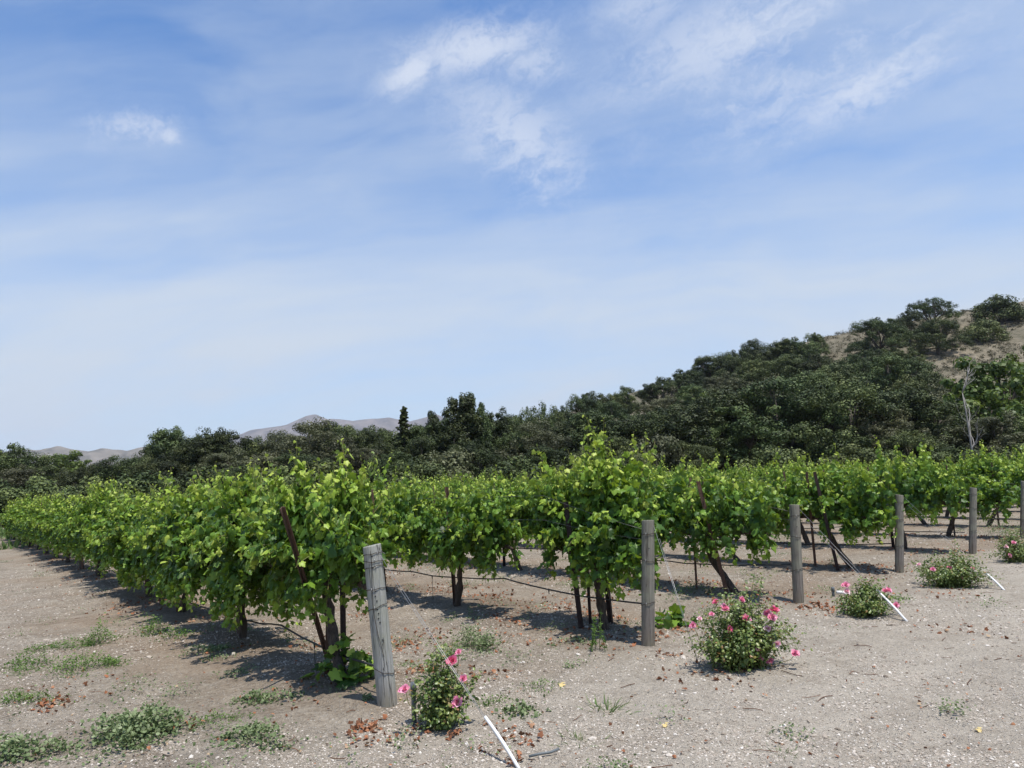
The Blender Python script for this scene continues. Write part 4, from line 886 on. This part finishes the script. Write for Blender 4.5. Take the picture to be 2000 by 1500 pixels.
weed(262, 1440, 215, .11, 'round', 'weed_clump', 'largest grey green round leaved weed patch at bottom left', 1, 1900, .8, .026)
weed(30, 1478, 110, .09, 'round', 'weed_clump', 'grey green weed patch in the bottom left corner', 2, 700, .8, .026)
weed(500, 1443, 85, .07, 'round', 'weed_clump', 'small grey green weed patch right of the largest one', 3, 520, .8, .024)
weed(522, 1370, 70, .06, 'round', 'weed_clump', 'small pale weed patch above the other two near the bottom left', 4, 380, .8, .024)
weed(420, 1408, 80, .04, 'fine', 'weed_clump', 'thin creeping weed between the large patch and the vine shadow', 5, 260, .8, .020)
weed(150, 1310, 130, .08, 'fine', 'weed_clump', 'bright green weed patch at middle left', 6, 900, .8, .026)
weed(195, 1258, 50, .15, 'fine', 'weed_clump', 'upright bright green weed tuft above the middle left patch', 7, 420, 1, .028)
weed(125, 1268, 80, .08, 'fine', 'weed_clump', 'loose bright green weed tuft left of the upright tuft', 8, 420, 1, .026)
weed(60, 1297, 70, .06, 'fine', 'weed_clump', 'thin green weed strip at left, beside the bright patch', 9, 300, 1, .026)
weed(50, 1370, 90, .06, 'fine', 'weed_clump', 'thin green weed strip above the bottom left corner', 10, 330, .6, .024)
weed(290, 1235, 55, .12, 'fine', 'weed_clump', 'green weed tuft at the edge of the vine shadow', 11, 380, 1, .028)
weed(342, 1243, 40, .10, 'fine', 'weed_clump', 'small green weed tuft right at the vine shadow edge', 12, 240, 1, .028)
weed(390, 1275, 80, .05, 'round', 'weed_clump', 'pale flat weed patch in front of the vine shadow', 13, 360, .8, .022)
weed(925, 1265, 95, .16, 'sage', 'weed_clump', 'feathery grey green weed behind the small rose bush', 14, 950, 1, .030)
weed(1166, 1272, 40, .36, 'spire', 'tall_weed', 'tall spindly weed in front of the second row trunk', 15, 70, 1)
weed(1016, 1392, 40, .05, 'round', 'weed_clump', 'small round leaved weed right of the small rose bush', 16, 140, 1, .030)
weed(965, 1372, 48, .04, 'fine', 'weed_clump', 'flat green weed close to the small rose bush', 17, 150, .8, .022)
weed(1132, 1446, 22, .07, 'blade', 'grass_tuft', 'tiny green grass tuft at bottom centre', 18, 45, 1)
weed(1181, 1385, 30, .10, 'blade', 'grass_tuft', 'thin grass tuft on open gravel below the straight post', 19, 45, 1)
weed(1055, 1345, 60, .05, 'fine', 'weed_clump', 'sparse creeping weed beside the yellow leaf', 20, 150, .8, .020)
weed(1160, 1150, 80, .14, 'fine', 'weed_clump', 'weed patch under the vines left of the straight post', 21, 420, 1, .026)
weed(1350, 1155, 70, .10, 'fine', 'weed_clump', 'weed patch under the third row behind the straight post', 22, 300, 1, .026)
weed(1525, 1050, 60, .10, 'fine', 'weed_clump', 'weed under the far rows between the second and third posts', 23, 200, 1, .03)
weed(682, 1322, 95, .20, 'vine', 'vine_sucker', 'bright vine sucker leaves at the foot of the nearest trunk', 24, 70, 1, .085, 'vine suckers on the ground')
weed(1302, 1222, 55, .12, 'vine', 'vine_sucker', 'large vine leaves lying right of the straight post', 25, 26, 1, .13, 'vine suckers on the ground')
weed(1110, 1255, 60, .03, 'round', 'weed_clump', 'flat green weed in the shade left of the straight post', 26, 120, .6, .024)
weed(1525, 1470, 20, .05, 'blade', 'grass_tuft', 'tiny dark weed on the gravel at bottom right', 27, 45, 1)
weed(470, 1315, 60, .03, 'round', 'weed_clump', 'faint pale weed just outside the shadow of the nearest row', 28, 120, .8, .02)
weed(1750, 1170, 60, .03, 'fine', 'weed_clump', 'low green weed behind the scraggly rose bush', 29, 120, .8, .03)
weed(1950, 1045, 90, .25, 'sage', 'weed_clump', 'grey green weed near the right edge behind the low rose bush', 30, 420, 1, .04)

def far_grass():
    rng = np.random.default_rng(5); mb = MB(); n = 9000
    b = rng.uniform(25, 46, n); a = rng.uniform(-14, 1.0, n); P = posts[0]+RD*b[:, None]+PD*a[:, None]
    ok = vn(P[:, 0], P[:, 1], 2.2, 31)+.25*(b > 33) > -.05; P = P[ok]; n = len(P)
    P3 = np.stack([P[:, 0], P[:, 1], gz(P[:, 0], P[:, 1])], -1); d = rng.normal(size=(n, 3))*.35+np.array([0, 0, 1])
    mb.scatter(BLADE*np.array([7, 1, 1]), BLADEF, P3, np.cross(d, rng.normal(size=(n, 3))), d, rng.uniform(.1, .3, n), np.clip(.4+rng.normal(size=n)*.2, 0, 1))
    tag(link('grass', mb.mesh('grass', M_GRASS)), 'green grass at the far left end of the rows', 'grass', kind='stuff')
far_grass()

# ------------------------------------------------------------------ gravel, litter
def wedge(rng, n, r0, r1, pw=1.0):
    u = rng.random(n); r = r0*(r1/r0)**(u**pw); a = np.radians(rng.uniform(-39, 41, n)); return r*np.sin(a), r*np.cos(a), r
def gravel():
    rng = np.random.default_rng(8); mb = MB(); n = 210000
    x, y, r = wedge(rng, n, 2.9, 22, 1.15)
    dens = vn(x, y, 1.3, 21)+vn(x, y, .35, 22)*.7; q = np.stack([x, y], -1)-P0; bb = q @ RD; aa = q @ PD
    road = np.clip(-bb+.3, 0, 1)*np.clip(aa+2.4, 0, 1)
    ok = rng.random(n) < .42+dens*1.5+road*.25; x, y, r, road = x[ok], y[ok], r[ok], road[ok]; n = len(x)
    s = np.minimum(.0030+rng.lognormal(-5.6, .54, n), .030)*(.72+.05*r); s[rng.random(n) < .005] *= 1.7
    OCT = ICO.copy(); z = gz(x, y)
    S3 = s[:, None]*rng.uniform(.55, 1.2, (n, 3))*np.array([1, 1, .62])
    Nn = rng.normal(size=(n, 3))*.25+np.array([0, 0, 1])
    a = np.clip(rng.beta(2.0, 1.7, n)+road*.08, 0, 1)
    T6 = np.array([(1, 0, 0), (-.9, .2, 0), (.1, 1, .1), (0, -1, -.05), (.1, 0, .9), (0, 0, -1)], float); T6F = np.array([(0, 2, 4), (2, 1, 4), (1, 3, 4), (3, 0, 4), (2, 0, 5), (1, 2, 5), (3, 1, 5), (0, 3, 5)])
    big = s > .012
    mb.scatter(T6, T6F, np.stack([x, y, z+s*.15], -1)[~big], Nn[~big], rng.normal(size=(n, 3))[~big], S3[~big], a[~big])
    mb.scatter(ICO*np.array([1, .85, 1]), ICOF, np.stack([x, y, z+s*.12], -1)[big], Nn[big], rng.normal(size=(n, 3))[big], S3[big], a[big])
    tag(link('gravel', mb.mesh('gravel', M_STONE, False)), 'pale limestone pebbles strewn over the soil', 'gravel', kind='stuff')
gravel()
def litter():
    rng = np.random.default_rng(9); mb = MB(); X = []; Y = []
    spots = [(790, 1262, 60, 110), (840, 1240, 60, 60), (830, 1310, 25, 90), (710, 1422, 26, 60), (720, 1442, 40, 30), (790, 1435, 40, 20), (880, 1442, 25, 20), (1020, 1480, 50, 30), (880, 1150, 70, 120), (960, 1165, 60, 100), (1100, 1180, 90, 160), (1170, 1205, 60, 120), (1390, 1140, 60, 90), (1620, 1185, 55, 90), (1590, 1187, 30, 60), (1720, 1110, 60, 70), (1330, 1230, 50, 60), (1300, 1280, 30, 30), (770, 1120, 50, 80), (720, 1200, 40, 40), (100, 1380, 30, 50), (350, 1420, 40, 40), (620, 1260, 60, 60), (1390, 1320, 90, 60), (960, 1315, 50, 40), (1000, 1440, 60, 50), (1850, 1160, 60, 50), (250, 1185, 60, 50), (130, 1350, 60, 50), (1870, 1235, 60, 40), (1230, 1150, 60, 60)]
    for (px, py, sp, n) in spots:
        b = on_ground(px, py); s = sp/F*math.hypot(b[0], b[1])*.5; k = int(n*.75)
        X += list(b[0]+rng.normal(size=k)*s); Y += list(b[1]+rng.normal(size=k)*s*1.3)
    for k in range(7):                 # drifts under the rows
        m = 1500; b = 28*rng.random(m)**1.3; p = posts[k]+RD*b[:, None]+PD*(rng.normal(size=m)*.40)[:, None]; keep = vn(p[:, 0], p[:, 1], .9, 41) > .02
        X += list(p[keep, 0]); Y += list(p[keep, 1])
    x2, y2, r2 = wedge(rng, 1300, 3, 20); X += list(x2); Y += list(y2)
    X = np.array(X); Y = np.array(Y); n = len(X); P = np.stack([X, Y, gz(X, Y)+.008+rng.random(n)*.012], -1)
    T = LEAF.copy(); T[:, 2] *= 1.4
    a = np.clip(rng.normal(.45, .24, n), 0, 1); a[:0] = 0; a[-1300:] = np.clip(rng.normal(.65, .3, 1300), 0, 1)
    S = rng.uniform(.016, .040, n); S[-1300:] *= .6
    mb.scatter(T, LEAFF, P, rng.normal(size=(n, 3))*.6+np.array([0, 0, 1]), rng.normal(size=(n, 3)), S, a)
    # dry twigs and clipped stems
    for _ in range(240):
        xx, yy, rr = wedge(rng, 1, 3, 14); xx = xx[0]; yy = yy[0]; a0 = rng.uniform(0, 6.28); L = rng.uniform(.03, .16)
        t = np.linspace(0, 1, 4); cx = xx+np.cos(a0+t*rng.normal()*.6)*L*t; cy = yy+np.sin(a0+t*rng.normal()*.6)*L*t
        mb.tube(np.stack([cx, cy, gz(cx, cy)+.006+.01*rng.random()*t], -1), rng.uniform(.0012, .003), 4, a=rng.uniform(0, .35), cap=False)
    tag(link('leaf_litter', mb.mesh('leaf_litter', M_DRY)), 'dry reddish brown fallen leaves and twigs scattered on the soil', 'fallen leaves', kind='stuff')
litter()
def ground_cover():
    rng = np.random.default_rng(19); mb = MB(); 
    cx, cy, _ = wedge(rng, 330, 3.0, 26); q = np.stack([cx, cy], -1)-P0; road = (q @ RD < -.2) & (q @ PD > .2); keep = ~(road & (rng.random(330) < .88)); cx, cy = cx[keep], cy[keep]
    for x, y in zip(cx, cy):
        n = rng.integers(10, 110); s = rng.uniform(.02, .13); X = x+rng.normal(size=n)*s; Y = y+rng.normal(size=n)*s
        mb.scatter(OVAL, OVALF, np.stack([X, Y, gz(X, Y)+rng.random(n)*rng.uniform(.02, .12)], -1), rng.normal(size=(n, 3))*.7+np.array([0, 0, 1]), rng.normal(size=(n, 3)), rng.uniform(.010, .024, n), np.clip(.45+rng.normal(size=n)*.2, 0, 1))
    tag(link('ground_cover', mb.mesh('ground_cover', M_WEED)), 'tiny scattered seedlings on the bare soil', 'ground cover', kind='stuff')
ground_cover()
for (px, py, s, lb) in [(1093, 1340, .05, 'yellow fallen leaf on open gravel at lower centre'), (1295, 1420, .035, 'orange fallen leaf on the gravel at bottom, right of centre'), (1909, 1430, .036, 'pale yellow fallen leaf on the gravel at bottom right')]:
    b = on_ground(px, py); mb = MB(); T = LEAF.copy(); T[:, 2] *= 1.6
    mb.scatter(T, LEAFF, np.array([[0, 0, .014], [.03, .01, .02]]), np.array([[.1, -.25, 1], [-.3, -.2, 1.]]), np.array([[1, .3, 0], [-.5, 1, 0.]]), np.array([s, s*.7]), np.array([.6, .9]))
    tag(link('fallen_leaf', mb.mesh('fallen_leaf', M_YELL), None, tuple(b)), lb, 'leaf')
# ------------------------------------------------------------------ the air
mh = bpy.data.materials.new('hazy_air'); mh.use_nodes = True; th_ = NT(mh.node_tree); th_.n.clear()
oh = th_.add('ShaderNodeOutputMaterial'); vh = th_.add('ShaderNodeVolumePrincipled'); vh.inputs['Color'].default_value = (.80, .88, 1.0, 1); vh.inputs['Density'].default_value = HAZE; vh.inputs['Anisotropy'].default_value = 0.0
th_.l.new(vh.outputs[0], oh.inputs['Volume'])
mb = MB(); mb.box((0, 0, 298), (16400, 16400, 604)); tag(link('haze', mb.mesh('haze', mh, False)), 'thin blue summer haze in the air', 'haze', kind='stuff')
SC.frame_set(1)
